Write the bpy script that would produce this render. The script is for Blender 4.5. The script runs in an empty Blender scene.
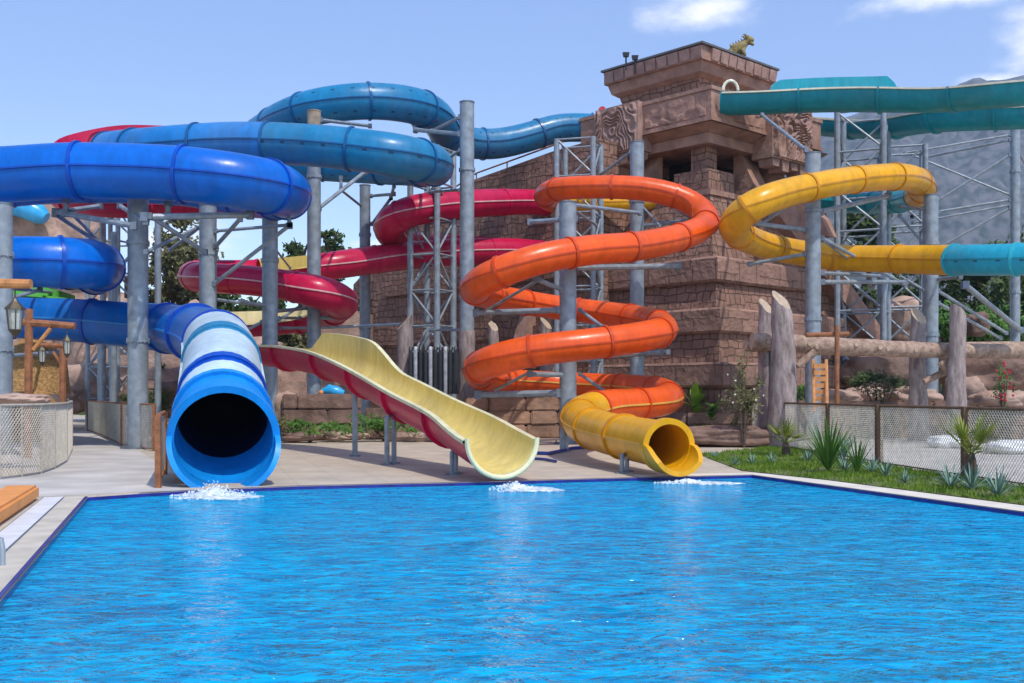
import bpy, bmesh, math, random
from mathutils import Vector, Matrix, noise
from mathutils.geometry import tessellate_polygon
random.seed(7)
F=1076.0; CX=512.0; CY=394.0; EYE=1.2
PI=math.pi
sc=bpy.context.scene
C=sc.collection
def P(px,py,Y): return Vector(((px-CX)*Y/F, Y, EYE-(py-CY)*Y/F))
def G(px,py,z=0.0):
    Y=F*(EYE-z)/(py-CY); return Vector(((px-CX)*Y/F,Y,z))
# ------------------------------------------------------------------ materials
def nodes(name):
    m=bpy.data.materials.new(name); m.use_nodes=True
    nt=m.node_tree; b=nt.nodes['Principled BSDF']
    return m,nt,b
def mat(name,col,rough=.5,var=.15,scale=3.0,bump=0.0,bscale=None,metal=0.0,spec=.5,col2=None,coat=0.0,dirt=0.0,coord='Object',detail=5,trans=0.0,thr=None):
    m,nt,b=nodes(name); L=nt.links.new; N=nt.nodes.new
    tc=N('ShaderNodeTexCoord'); n=N('ShaderNodeTexNoise'); n.inputs['Scale'].default_value=scale; n.inputs['Detail'].default_value=detail
    L(tc.outputs[coord],n.inputs['Vector'])
    r=N('ShaderNodeValToRGB'); L(n.outputs['Fac'],r.inputs['Fac'])
    lo,hi=(thr or (.3,.7))
    r.color_ramp.elements[0].position=lo; r.color_ramp.elements[1].position=hi
    c2=col2 or tuple(min(1,c*(1+var)) for c in col); c1=col if col2 else tuple(c*(1-var) for c in col)
    r.color_ramp.elements[0].color=(*c1,1); r.color_ramp.elements[1].color=(*c2,1)
    out=r.outputs['Color']
    if dirt>0:
        n2=N('ShaderNodeTexNoise'); n2.inputs['Scale'].default_value=scale*.35; n2.inputs['Detail'].default_value=8; n2.inputs['Roughness'].default_value=.7
        mp=N('ShaderNodeMapping'); mp.inputs['Scale'].default_value=(1,1,.35); L(tc.outputs[coord],mp.inputs['Vector']); L(mp.outputs[0],n2.inputs['Vector'])
        rr=N('ShaderNodeMapRange'); rr.inputs['From Min'].default_value=.5; rr.inputs['From Max'].default_value=.75; rr.inputs['To Max'].default_value=dirt
        L(n2.outputs['Fac'],rr.inputs['Value'])
        mx=N('ShaderNodeMix'); mx.data_type='RGBA'; L(rr.outputs[0],mx.inputs['Factor']); L(out,mx.inputs['A'])
        g=sum(col)/3; mx.inputs['B'].default_value=(g*.55+.06,g*.55+.055,g*.5+.05,1); out=mx.outputs['Result']
        ra=N('ShaderNodeMapRange'); ra.inputs['To Min'].default_value=rough; ra.inputs['To Max'].default_value=min(1,rough+.35); L(rr.outputs[0],ra.inputs['Value']); L(ra.outputs[0],b.inputs['Roughness'])
    else: b.inputs['Roughness'].default_value=rough
    L(out,b.inputs['Base Color'])
    b.inputs['Metallic'].default_value=metal; b.inputs['Specular IOR Level'].default_value=spec
    if coat: b.inputs['Coat Weight'].default_value=coat; b.inputs['Coat Roughness'].default_value=.12
    if bump:
        n3=N('ShaderNodeTexNoise'); n3.inputs['Scale'].default_value=bscale or scale*4; n3.inputs['Detail'].default_value=6
        L(tc.outputs[coord],n3.inputs['Vector'])
        bp=N('ShaderNodeBump'); bp.inputs['Strength'].default_value=bump; bp.inputs['Distance'].default_value=.05
        L(n3.outputs['Fac'],bp.inputs['Height']); L(bp.outputs[0],b.inputs['Normal'])
    if trans:
        tr=N('ShaderNodeBsdfTranslucent'); L(out,tr.inputs['Color']); ms=N('ShaderNodeMixShader'); ms.inputs[0].default_value=trans
        L(b.outputs[0],ms.inputs[1]); L(tr.outputs[0],ms.inputs[2]); L(ms.outputs[0],nt.nodes['Material Output'].inputs['Surface'])
    return m
def gel(name,col,dots=False,rough=.31,dirt=.35,trans=.0):
    """fibreglass gelcoat"""
    m=mat(name,col,rough,.14,.7,dirt=dirt,coat=.04,trans=trans,spec=.30)
    nt=m.node_tree; b=nt.nodes['Principled BSDF']; L=nt.links.new; N=nt.nodes.new
    # very slight waviness of the laminate
    tc=N('ShaderNodeTexCoord'); n=N('ShaderNodeTexNoise'); n.inputs['Scale'].default_value=1.6; n.inputs['Detail'].default_value=3
    L(tc.outputs['Object'],n.inputs['Vector']); bp=N('ShaderNodeBump'); bp.inputs['Strength'].default_value=.35; bp.inputs['Distance'].default_value=.05
    L(n.outputs['Fac'],bp.inputs['Height']); L(bp.outputs[0],b.inputs['Normal'])
    ns=N('ShaderNodeTexNoise'); ns.inputs['Scale'].default_value=2.2; ns.inputs['Detail'].default_value=9; ns.inputs['Roughness'].default_value=.7
    mq=N('ShaderNodeMapping'); mq.inputs['Scale'].default_value=(2.2,2.2,.45); L(tc.outputs['Object'],mq.inputs[0]); L(mq.outputs[0],ns.inputs['Vector'])
    rq=N('ShaderNodeMapRange'); rq.inputs['From Min'].default_value=.36; rq.inputs['From Max'].default_value=.66; rq.inputs['To Min'].default_value=.80; rq.inputs['To Max'].default_value=1.06; L(ns.outputs['Fac'],rq.inputs['Value'])
    mu=N('ShaderNodeMix'); mu.data_type='RGBA'; mu.blend_type='MULTIPLY'; mu.inputs['Factor'].default_value=1; L(b.inputs['Base Color'].links[0].from_socket,mu.inputs['A']); L(rq.outputs[0],mu.inputs['B']); L(mu.outputs['Result'],b.inputs['Base Color'])
    if dots:
        sp=N('ShaderNodeSeparateXYZ'); L(tc.outputs['UV'],sp.inputs[0])
        def mth(op,a,bv=None,c=None):
            q=N('ShaderNodeMath'); q.operation=op
            for i,v in enumerate((a,bv,c)):
                if v is None: continue
                if isinstance(v,(int,float)): q.inputs[i].default_value=v
                else: L(v,q.inputs[i])
            return q.outputs[0]
        fu=mth('FRACT',mth('MULTIPLY',sp.outputs[0],1.9))
        du=mth('LESS_THAN',mth('ABSOLUTE',mth('SUBTRACT',fu,.5)),.10)
        d=None
        for v0 in (.16,.34,.60,.90):
            k=mth('LESS_THAN',mth('ABSOLUTE',mth('SUBTRACT',sp.outputs[1],v0)),.008)
            d=k if d is None else mth('MAXIMUM',d,k)
        f=mth('MULTIPLY',du,d)
        old=b.inputs['Base Color'].links[0].from_socket
        mx=N('ShaderNodeMix'); mx.data_type='RGBA'; L(f,mx.inputs['Factor']); L(old,mx.inputs['A']); mx.inputs['B'].default_value=(col[0]*.3+.01,col[1]*.35,col[2]*.35,1)
        L(mx.outputs['Result'],b.inputs['Base Color'])
    return m
def stone(name,col,mortar,bw=.62,rh=.3,bump=1.0,var=.25,dist=.10):
    m,nt,b=nodes(name); L=nt.links.new; N=nt.nodes.new
    tc=N('ShaderNodeTexCoord')
    n=N('ShaderNodeTexNoise'); n.inputs['Scale'].default_value=1.3; n.inputs['Detail'].default_value=4; L(tc.outputs['UV'],n.inputs['Vector'])
    va=N('ShaderNodeVectorMath'); va.operation='MULTIPLY_ADD'; L(n.outputs['Color'],va.inputs[0]); va.inputs[1].default_value=(dist*2,dist*2,0); L(tc.outputs['UV'],va.inputs[2])
    def brick(w,h,sq,fr):
        k=N('ShaderNodeTexBrick'); k.inputs['Scale'].default_value=1; k.inputs['Brick Width'].default_value=w; k.inputs['Row Height'].default_value=h
        k.inputs['Mortar Size'].default_value=.018; k.inputs['Mortar Smooth'].default_value=.35; k.squash=sq; k.squash_frequency=fr; k.offset=.37
        k.inputs['Color1'].default_value=(0,0,0,1); k.inputs['Color2'].default_value=(1,1,1,1); k.inputs['Mortar'].default_value=(.5,.5,.5,1)
        L(va.outputs[0],k.inputs['Vector']); return k
    k1=brick(bw,rh,.7,3); k2=brick(bw*.55,rh*1.5,1.4,2)
    v=N('ShaderNodeTexNoise'); v.inputs['Scale'].default_value=.55; v.inputs['Detail'].default_value=0; L(tc.outputs['UV'],v.inputs['Vector'])
    st=N('ShaderNodeMath'); st.operation='GREATER_THAN'; st.inputs[1].default_value=.53; L(v.outputs['Fac'],st.inputs[0])
    mf=N('ShaderNodeMix'); L(st.outputs[0],mf.inputs['Factor']); L(k1.outputs['Fac'],mf.inputs[2]); L(k2.outputs['Fac'],mf.inputs[3])
    mc=N('ShaderNodeMix'); mc.data_type='RGBA'; L(st.outputs[0],mc.inputs['Factor']); L(k1.outputs['Color'],mc.inputs['A']); L(k2.outputs['Color'],mc.inputs['B'])
    nn=N('ShaderNodeTexNoise'); nn.inputs['Scale'].default_value=1.1; nn.inputs['Detail'].default_value=10; nn.inputs['Roughness'].default_value=.68; L(tc.outputs['Object'],nn.inputs['Vector'])
    r=N('ShaderNodeValToRGB'); L(nn.outputs['Fac'],r.inputs['Fac']); r.color_ramp.elements[0].position=.28; r.color_ramp.elements[1].position=.72
    r.color_ramp.elements[0].color=(*[c*(1-var*1.3) for c in col],1); r.color_ramp.elements[1].color=(*[min(1,c*(1+var)) for c in col],1)
    hv=N('ShaderNodeMix'); hv.data_type='RGBA'; hv.blend_type='MULTIPLY'; hv.inputs['Factor'].default_value=.35; L(r.outputs[0],hv.inputs['A']); 
    tint=N('ShaderNodeMapRange'); tint.inputs['To Min'].default_value=.45; tint.inputs['To Max'].default_value=1.15; L(mc.outputs['Result'],tint.inputs['Value']); L(tint.outputs[0],hv.inputs['B'])
    mo=N('ShaderNodeMix'); mo.data_type='RGBA'; L(mf.outputs[0],mo.inputs['Factor']); L(hv.outputs['Result'],mo.inputs['A']); mo.inputs['B'].default_value=(*mortar,1)
    L(mo.outputs['Result'],b.inputs['Base Color']); b.inputs['Roughness'].default_value=.9; b.inputs['Specular IOR Level'].default_value=.25
    h=N('ShaderNodeMath'); h.operation='MULTIPLY_ADD'; L(mf.outputs[0],h.inputs[0]); h.inputs[1].default_value=-.7
    sc2=N('ShaderNodeMath'); sc2.operation='MULTIPLY'; sc2.inputs[1].default_value=.9; n5=N('ShaderNodeTexNoise'); n5.inputs['Scale'].default_value=5; n5.inputs['Detail'].default_value=8; L(tc.outputs['Object'],n5.inputs['Vector'])
    L(n5.outputs['Fac'],sc2.inputs[0]); L(sc2.outputs[0],h.inputs[2])
    bp=N('ShaderNodeBump'); bp.inputs['Strength'].default_value=bump; bp.inputs['Distance'].default_value=.09; L(h.outputs[0],bp.inputs['Height']); L(bp.outputs[0],b.inputs['Normal'])
    return m
def bark(name,c1,c2,scale=6,stretch=.2):
    m,nt,b=nodes(name); L=nt.links.new; N=nt.nodes.new
    tc=N('ShaderNodeTexCoord'); mp=N('ShaderNodeMapping'); mp.inputs['Scale'].default_value=(1,1,stretch); L(tc.outputs['Object'],mp.inputs[0])
    n=N('ShaderNodeTexNoise'); n.inputs['Scale'].default_value=scale; n.inputs['Detail'].default_value=9; n.inputs['Roughness'].default_value=.7; L(mp.outputs[0],n.inputs['Vector'])
    r=N('ShaderNodeValToRGB'); L(n.outputs['Fac'],r.inputs['Fac']); r.color_ramp.elements[0].position=.35; r.color_ramp.elements[1].position=.65
    r.color_ramp.elements[0].color=(*c1,1); r.color_ramp.elements[1].color=(*c2,1); L(r.outputs[0],b.inputs['Base Color']); b.inputs['Roughness'].default_value=.85
    bp=N('ShaderNodeBump'); bp.inputs['Strength'].default_value=.9; bp.inputs['Distance'].default_value=.06; L(n.outputs['Fac'],bp.inputs['Height']); L(bp.outputs[0],b.inputs['Normal'])
    return m
M={}
M['blue_top']=gel('gel_steel_blue',(.010,.195,.39),dots=True)
M['blue_mid']=gel('gel_azure',(.012,.19,.52))
M['blue_royal']=gel('gel_royal_blue',(.000,.125,.54),dirt=.1)
M['tube_shade']=gel('gel_interior_shade',(.001,.006,.03))  # near-black colour paints in the shade deep inside the blue exit tube
M['blue_deep']=gel('gel_deep_blue',(.001,.12,.46),dirt=.3)
M['blue_flange']=gel('gel_flange_blue',(.004,.10,.28))
M['blue_ring']=gel('gel_navy_ring',(.001,.065,.42))
M['blue_exit']=gel('gel_sky_blue',(.006,.25,.68),dirt=.1)
M['white_gel']=gel('gel_white_blue',(.52,.66,.72),dirt=.5)
M['teal_ring']=gel('gel_teal_ring',(.012,.22,.42))
M['red']=gel('gel_crimson',(.52,.008,.06),dirt=.12)
M['red_seam']=gel('gel_pale_seam',(.70,.42,.40),rough=.4)
M['pink']=gel('gel_salmon',(.62,.16,.13),dirt=.2)
M['yellow_in']=gel('gel_pale_yellow',(.74,.57,.16),rough=.3,dirt=.12)
M['cream']=gel('gel_cream',(.78,.72,.42),rough=.3,dirt=.1)
M['cream2']=gel('gel_cream_white',(.76,.72,.55),rough=.35,dirt=.15)
M['orange']=gel('gel_orange',(.78,.10,.010),dirt=.22)
M['orange_ring']=gel('gel_orange_ring',(.58,.06,.008))
M['seam_y']=gel('gel_seam_yellow',(.72,.42,.08))
M['yellow']=gel('gel_yellow',(.74,.36,.006),dirt=.18)
M['yellow_ring']=gel('gel_yellow_ring',(.60,.25,.006))
M['teal']=gel('gel_teal',(.008,.27,.33),dirt=.2)
M['teal_l']=gel('gel_teal_light',(.03,.40,.47),dirt=.2)
M['teal_dots']=gel('gel_teal_dotted',(.02,.34,.46),dots=True,dirt=.3)
M['green_in']=gel('gel_green',(.16,.62,.10))
M['dark_seam']=gel('gel_dark_seam',(.01,.05,.22))
M['steel']=mat('galvanised_steel',(.25,.295,.33),.5,.25,5,bump=.12,bscale=12,metal=.2,dirt=.6)
M['steel_d']=mat('galvanised_dark',(.15,.18,.22),.5,.25,5,metal=.3,dirt=.3)
M['steel_cap']=mat('rusty_cap',(.30,.24,.17),.8,.3,6)
M['temple']=stone('temple_stone',(.285,.163,.118),(.11,.065,.05),bw=.46,rh=.25,dist=.14)
M['temple_l']=stone('temple_ledge_stone',(.305,.18,.135),(.15,.09,.07),bw=1.15,rh=.72)
M['temple_s']=mat('temple_plain_stone',(.32,.185,.137),.9,.30,2.0,bump=.7,bscale=7,spec=.25,dirt=.35)
M['temple_r']=mat('temple_carved_stone',(.33,.205,.165),.9,.3,3,bump=.5,bscale=9,spec=.25,dirt=.3)
M['open_shade']=mat('painted_opening_shade',(.02,.014,.012),.95,.2,3)  # shade inside openings put into the colour as near black
M['block']=mat('sandstone_block',(.33,.20,.13),.9,.35,2.2,bump=.9,bscale=6,spec=.2,dirt=.4)
M['rock']=mat('pink_rock',(.40,.27,.21),.9,.35,1.8,bump=1.0,bscale=5,spec=.2,dirt=.4)
M['rock_d']=mat('brown_rock',(.20,.125,.095),.9,.4,2.2,bump=1.0,bscale=6,spec=.2,dirt=.4)
M['deck']=None
M['lead']=mat('roof_edge',(.10,.10,.10),.7,.2,3)
M['log']=bark('debarked_log',(.20,.12,.08),(.48,.34,.25),7,1)
M['bark']=bark('grey_bark',(.16,.12,.11),(.42,.34,.31),9,.25)
M['cutwood']=mat('cut_wood',(.42,.32,.22),.8,.25,6,bump=.3)
M['pipe_blk']=mat('black_pipe',(.025,.028,.032),.45,.3,5)
M['grey_end']=mat('grey_pipe',(.34,.36,.38),.5,.25,8)
M['rust']=mat('rusty_wood',(.26,.10,.04),.8,.35,9,bump=.3)
M['orangewood']=mat('orange_wood',(.48,.21,.07),.75,.25,8,bump=.2)
M['bamboo']=mat('straw_thatch',(.42,.24,.09),.85,.4,14,bump=.8,bscale=25)
M['wire']=mat('fence_wire',(.62,.58,.48),.6,.25,9)
M['wire_w']=mat('white_netting',(.44,.40,.33),.7,.2,9)
M['fpost']=mat('brown_post',(.13,.07,.035),.7,.35,8)
M['board']=mat('grey_board',(.70,.67,.61),.8,.25,3,dirt=.5)
M['lantern']=mat('lantern_metal',(.10,.08,.05),.5,.3,10,metal=.5)
M['glass']=mat('lantern_glass',(.45,.47,.42),.2,.2,6)
M['black']=mat('black_fixture',(.015,.015,.018),.5,.2,6)
M['gold']=mat('green_gold',(.13,.10,.025),.5,.5,7,bump=.6,bscale=12,col2=(.30,.22,.06))
M['leaf_d']=mat('leaf_dark',(.030,.058,.016),.7,.2,.9,col2=(.085,.13,.035),spec=.3,trans=.2)
M['leaf_o']=mat('leaf_olive',(.085,.095,.035),.7,.2,.9,col2=(.21,.20,.09),spec=.3,trans=.2)
M['leaf_m']=mat('leaf_mid',(.05,.13,.02),.6,.2,2.2,col2=(.13,.27,.045),spec=.3,trans=.25)
M['leaf_b']=mat('leaf_bright',(.13,.28,.02),.5,.2,4,col2=(.30,.46,.06),spec=.3,trans=.3)
M['palm']=mat('palm_leaf',(.10,.17,.02),.5,.2,4,col2=(.34,.36,.06),spec=.3,trans=.25)
M['agave']=mat('agave_leaf',(.10,.19,.15),.55,.2,5,col2=(.26,.38,.30),spec=.3)
M['grass']=mat('grass_blade',(.08,.17,.015),.6,.2,1.6,col2=(.22,.32,.04),spec=.2,trans=.25)
M['grassbase']=mat('lawn_soil',(.09,.08,.035),.9,.3,3,col2=(.12,.17,.03),bump=.6)
M['trunk']=mat('tree_trunk',(.10,.075,.05),.9,.3,8,bump=.6)
M['flower']=mat('red_flower',(.55,.02,.05),.6,.3,9)
M['white_bag']=mat('white_bag',(.72,.72,.70),.8,.08,6,bump=.6,bscale=9)
M['orange_block']=mat('orange_foam',(.70,.27,.055),.6,.1,5,bump=.2,bscale=30)
M['navy']=mat('navy_tile',(.012,.018,.19),.25,.4,7)
M['coping']=mat('beige_coping',(.50,.45,.36),.75,.18,3,bump=.15,bscale=40,dirt=.3)
M['coping_l']=mat('pale_coping',(.66,.60,.50),.7,.12,3,bump=.1,dirt=.2)
M['white_strip']=mat('white_tiles',(.66,.66,.66),.5,.1,4,bump=.1,dirt=.3)
M['hose']=mat('blue_hose',(.01,.03,.22),.4,.2,6)
M['raft']=mat('blue_raft',(.01,.30,.62),.3,.5,3,col2=(.05,.45,.8))
M['hill']=mat('mountain_rock',(.03,.045,.035),.95,.2,.09,col2=(.13,.125,.125),detail=14,bump=1,bscale=.03,thr=(.38,.60))
M['ground']=mat('dry_ground',(.20,.16,.11),.95,.3,.3,bump=.3)
M['path']=mat('concrete_path',(.47,.435,.39),.85,.2,1.1,bump=.15,bscale=30,dirt=.5)
M['foam']=mat('water_foam',(.80,.88,.92),.5,.05,6,bump=.4,bscale=20)
def _f():
    nt=M['foam'].node_tree; L=nt.links.new; N=nt.nodes.new
    tc=N('ShaderNodeTexCoord'); n=N('ShaderNodeTexNoise'); n.inputs['Scale'].default_value=14; n.inputs['Detail'].default_value=6; L(tc.outputs['Object'],n.inputs['Vector'])
    r=N('ShaderNodeMapRange'); r.inputs['From Min'].default_value=.34; r.inputs['From Max'].default_value=.66; r.inputs['To Min'].default_value=.05; r.inputs['To Max'].default_value=.95; L(n.outputs['Fac'],r.inputs['Value'])
    t=N('ShaderNodeBsdfTransparent'); mx=N('ShaderNodeMixShader'); L(r.outputs[0],mx.inputs[0]); L(t.outputs[0],mx.inputs[1]); L(nt.nodes['Principled BSDF'].outputs[0],mx.inputs[2]); L(mx.outputs[0],nt.nodes['Material Output'].inputs['Surface'])
_f()
M['red_paint']=mat('red_paint',(.45,.03,.03),.5,.2,6)
M['plaster']=mat('pale_wall',(.50,.38,.29),.9,.2,1.5,dirt=.3)
def deckmat():
    m,nt,b=nodes('deck_tiles'); L=nt.links.new; N=nt.nodes.new
    tc=N('ShaderNodeTexCoord'); mp=N('ShaderNodeMapping'); mp.inputs['Rotation'].default_value=(0,0,math.radians(-16)); L(tc.outputs['Object'],mp.inputs[0])
    k=N('ShaderNodeTexBrick'); k.offset=0; k.inputs['Scale'].default_value=1; k.inputs['Brick Width'].default_value=.6; k.inputs['Row Height'].default_value=.6; k.inputs['Mortar Size'].default_value=.006
    k.inputs['Color1'].default_value=(.52,.44,.33,1); k.inputs['Color2'].default_value=(.49,.41,.31,1); k.inputs['Mortar'].default_value=(.38,.32,.25,1); L(mp.outputs[0],k.inputs['Vector'])
    n=N('ShaderNodeTexNoise'); n.inputs['Scale'].default_value=1.4; n.inputs['Detail'].default_value=9; n.inputs['Roughness'].default_value=.7; L(tc.outputs['Object'],n.inputs['Vector'])
    r=N('ShaderNodeMapRange'); r.inputs['From Min'].default_value=.3; r.inputs['From Max'].default_value=.7; r.inputs['To Min'].default_value=.72; r.inputs['To Max'].default_value=1.12; L(n.outputs['Fac'],r.inputs['Value'])
    mx=N('ShaderNodeMix'); mx.data_type='RGBA'; mx.blend_type='MULTIPLY'; mx.inputs['Factor'].default_value=1; L(k.outputs['Color'],mx.inputs['A']); L(r.outputs[0],mx.inputs['B']); L(mx.outputs['Result'],b.inputs['Base Color'])
    b.inputs['Roughness'].default_value=.7; return m
M['deck']=deckmat()
def watermat():
    m,nt,b=nodes('pool_water'); L=nt.links.new; N=nt.nodes.new
    tc=N('ShaderNodeTexCoord')
    def nz(sx,sy,scale,det,dist=0,rot=0):
        mp=N('ShaderNodeMapping'); mp.inputs['Scale'].default_value=(sx,sy,1); mp.inputs['Rotation'].default_value=(0,0,rot); L(tc.outputs['Object'],mp.inputs[0])
        n=N('ShaderNodeTexNoise'); n.inputs['Scale'].default_value=scale; n.inputs['Detail'].default_value=det; n.inputs['Distortion'].default_value=dist; L(mp.outputs[0],n.inputs['Vector']); return n.outputs['Fac']
    a=nz(1,1.3,1.5,2,.6); c=nz(1,1.6,4.6,3,.9,.3); e=nz(1,1,12,2,.4)
    def madd(x,k,y=None):
        q=N('ShaderNodeMath'); q.operation='MULTIPLY_ADD'; L(x,q.inputs[0]); q.inputs[1].default_value=k
        if y is None: q.inputs[2].default_value=0
        else: L(y,q.inputs[2])
        return q.outputs[0]
    pt=nz(.5,.5,.5,2,.3)
    h0=madd(a,1.0,madd(c,.5,madd(e,.16))); mm=N('ShaderNodeMath'); mm.operation='MULTIPLY'; L(h0,mm.inputs[0]); pr=N('ShaderNodeMapRange'); pr.inputs['From Min'].default_value=.35; pr.inputs['From Max'].default_value=.65; pr.inputs['To Min'].default_value=.45; pr.inputs['To Max'].default_value=1.3; L(pt,pr.inputs['Value']); L(pr.outputs[0],mm.inputs[1]); h=mm.outputs[0]
    bp=N('ShaderNodeBump'); bp.inputs['Strength'].default_value=1.0; bp.inputs['Distance'].default_value=.19; L(h,bp.inputs['Height']); b2=N('ShaderNodeBump'); b2.inputs['Distance'].default_value=.07; L(h,b2.inputs['Height']); L(b2.outputs[0],b.inputs['Normal'])
    # ripple light put into the basin colour: patches of lighter and darker blue
    d=nz(1,1.9,3.2,5,1.6,.15)
    r=N('ShaderNodeValToRGB'); L(d,r.inputs['Fac']); e0=r.color_ramp.elements
    e0[0].position=.34; e0[0].color=(.000,.20,.43,1); e0[1].position=.66; e0[1].color=(.001,.39,.64,1)
    L(r.outputs[0],b.inputs['Base Color']); b.inputs['Roughness'].default_value=.07; b.inputs['IOR'].default_value=1.33; b.inputs['Specular IOR Level'].default_value=.0
    # the basin colour lies under the reflections that the ripples bend
    gl=N('ShaderNodeBsdfGlossy'); gl.inputs['Roughness'].default_value=.06; L(bp.outputs[0],gl.inputs['Normal'])
    fr=N('ShaderNodeFresnel'); fr.inputs['IOR'].default_value=1.33; L(bp.outputs[0],fr.inputs['Normal'])
    fm=N('ShaderNodeMath'); fm.operation='MULTIPLY'; fm.inputs[1].default_value=1.0; L(fr.outputs[0],fm.inputs[0])
    ms=N('ShaderNodeMixShader'); L(fm.outputs[0],ms.inputs[0]); L(b.outputs[0],ms.inputs[1]); L(gl.outputs[0],ms.inputs[2]); L(ms.outputs[0],nt.nodes['Material Output'].inputs['Surface'])
    return m
M['water']=watermat()
# ------------------------------------------------------------------ mesh builder
class MB:
    def __init__(s,frame=None): s.v=[]; s.f=[]; s.m=[]; s.uv=[]; s.fr=frame
    def add(s,vs,fs,mi=0,uvs=None):
        o=len(s.v); s.v+= [Vector(v) for v in vs]
        for i,f in enumerate(fs):
            s.f.append([o+k for k in f]); s.m.append(mi if isinstance(mi,int) else mi[i]); s.uv.append(uvs[i] if uvs else None)
    def box(s,x0,y0,z0,x1,y1,z1,mi=0): s.frust(x0,y0,x1,y1,z0,x0,y0,x1,y1,z1,mi)
    def frust(s,x0,y0,x1,y1,z0,X0,Y0,X1,Y1,z1,mi=0):
        s.add([(x0,y0,z0),(x1,y0,z0),(x1,y1,z0),(x0,y1,z0),(X0,Y0,z1),(X1,Y0,z1),(X1,Y1,z1),(X0,Y1,z1)],
              [(3,2,1,0),(4,5,6,7),(0,1,5,4),(1,2,6,5),(2,3,7,6),(3,0,4,7)],mi)
    def prism(s,poly,axis,a,b,mi=0):
        """poly of 2-D points in the other two axes, from a to b along axis"""
        n=len(poly)
        def mk(p,t): 
            if axis=='x': return (t,p[0],p[1])
            if axis=='y': return (p[0],t,p[1])
            return (p[0],p[1],t)
        vs=[mk(p,a) for p in poly]+[mk(p,b) for p in poly]
        tris=tessellate_polygon([[Vector((p[0],p[1],0)) for p in poly]])
        fs=[tuple(t) for t in tris]+[tuple(k+n for k in reversed(t)) for t in tris]
        fs+=[(i,(i+1)%n,(i+1)%n+n,i+n) for i in range(n)]
        s.add(vs,fs,mi)
    def tube(s,pts,rs,n=10,cap=True,mi=0):
        pts=[Vector(p) for p in pts]
        if isinstance(rs,(int,float)): rs=[rs]*len(pts)
        rings=[]; prev=None
        for i,p in enumerate(pts):
            t=(pts[min(i+1,len(pts)-1)]-pts[max(i-1,0)]).normalized()
            a=prev or (Vector((0,0,1)) if abs(t.z)<.9 else Vector((1,0,0)))
            sx=t.cross(a); 
            if sx.length<1e-5: sx=t.cross(Vector((0,1,0)))
            sx.normalize(); u=sx.cross(t).normalized(); prev=u
            rings.append([p+(sx*math.cos(2*PI*k/n)+u*math.sin(2*PI*k/n))*rs[i] for k in range(n)])
        vs=[v for r in rings for v in r]; fs=[]; 
        for i in range(len(pts)-1):
            for k in range(n):
                a=i*n+k; b=i*n+(k+1)%n; fs.append((a,b,b+n,a+n))
        if cap: fs.append(tuple(reversed(range(n)))); fs.append(tuple((len(pts)-1)*n+k for k in range(n)))
        s.add(vs,fs,mi)
    def rock(s,c,rx,ry,rz,seed=0,sub=3,amp=.35,fq=1.2,mi=0,flat=0):
        bm=bmesh.new(); bmesh.ops.create_icosphere(bm,subdivisions=sub,radius=1)
        for v in bm.verts:
            d=v.co.normalized(); q=d*fq+Vector((seed*3.7,seed*1.3,seed*.7))
            k=1+amp*(noise.noise(q)+.5*noise.noise(q*2.3)+.25*noise.noise(q*5)+.12*noise.noise(q*11))
            if flat: # boxier
                m=max(abs(d.x),abs(d.y),abs(d.z)); k*= (1-flat)+flat/m*.8
            v.co=Vector((d.x*rx,d.y*ry,d.z*rz))*k+Vector(c)
        s.add([v.co.copy() for v in bm.verts],[[v.index for v in f.verts] for f in bm.faces],mi); bm.free()
    def build(s,name,mats,parent=None,smooth=True,ang=35,origin=None):
        me=bpy.data.meshes.new(name)
        if not isinstance(mats,(list,tuple)): mats=[mats]
        vs=s.v; 
        W=[s.fr@v for v in vs] if s.fr else vs
        o=origin
        if parent is not None:
            r=parent
            while r.parent: r=r.parent
            o=r.location.copy()
        if o is None: o=Vector((0,0,0))
        me.from_pydata([v-o for v in W],[],s.f)
        ul=me.uv_layers.new(name='UVMap').data
        for p in me.polygons:
            p.material_index=s.m[p.index]; p.use_smooth=smooth
            u=s.uv[p.index]
            if u:
                for k,li in enumerate(p.loop_indices): ul[li].uv=u[k]
            else:
                a=[vs[k] for k in s.f[p.index]]
                nrm=(a[1]-a[0]).cross(a[2]-a[0]) if len(a)>2 else Vector((0,0,1))
                ax,ay,az=abs(nrm.x),abs(nrm.y),abs(nrm.z)
                for k,li in enumerate(p.loop_indices):
                    v=a[k]
                    ul[li].uv=(v.y,v.z) if (ax>=ay and ax>=az) else ((v.x+3.3,v.z) if ay>=az else (v.x,v.y))
        for m in mats: me.materials.append(m)
        me.update()
        if smooth:
            try: me.set_sharp_from_angle(angle=math.radians(ang))
            except Exception: pass
        ob=bpy.data.objects.new(name,me); C.objects.link(ob)
        if parent is not None: ob.parent=parent
        else: ob.location=o
        return ob
def thing(name,label,cat,loc,group=None):
    o=bpy.data.objects.new(name,None); C.objects.link(o); o.location=Vector(loc); o.empty_display_size=.3
    o['label']=label; o['category']=cat
    if group: o['group']=group
    return o
def tag(o,label,cat,group=None):
    o['label']=label; o['category']=cat
    if group: o['group']=group
    return o
def struct(o,kind='structure',label=None,cat=None):
    o['kind']=kind
    if label: o['label']=label; o['category']=cat
    return o
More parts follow.
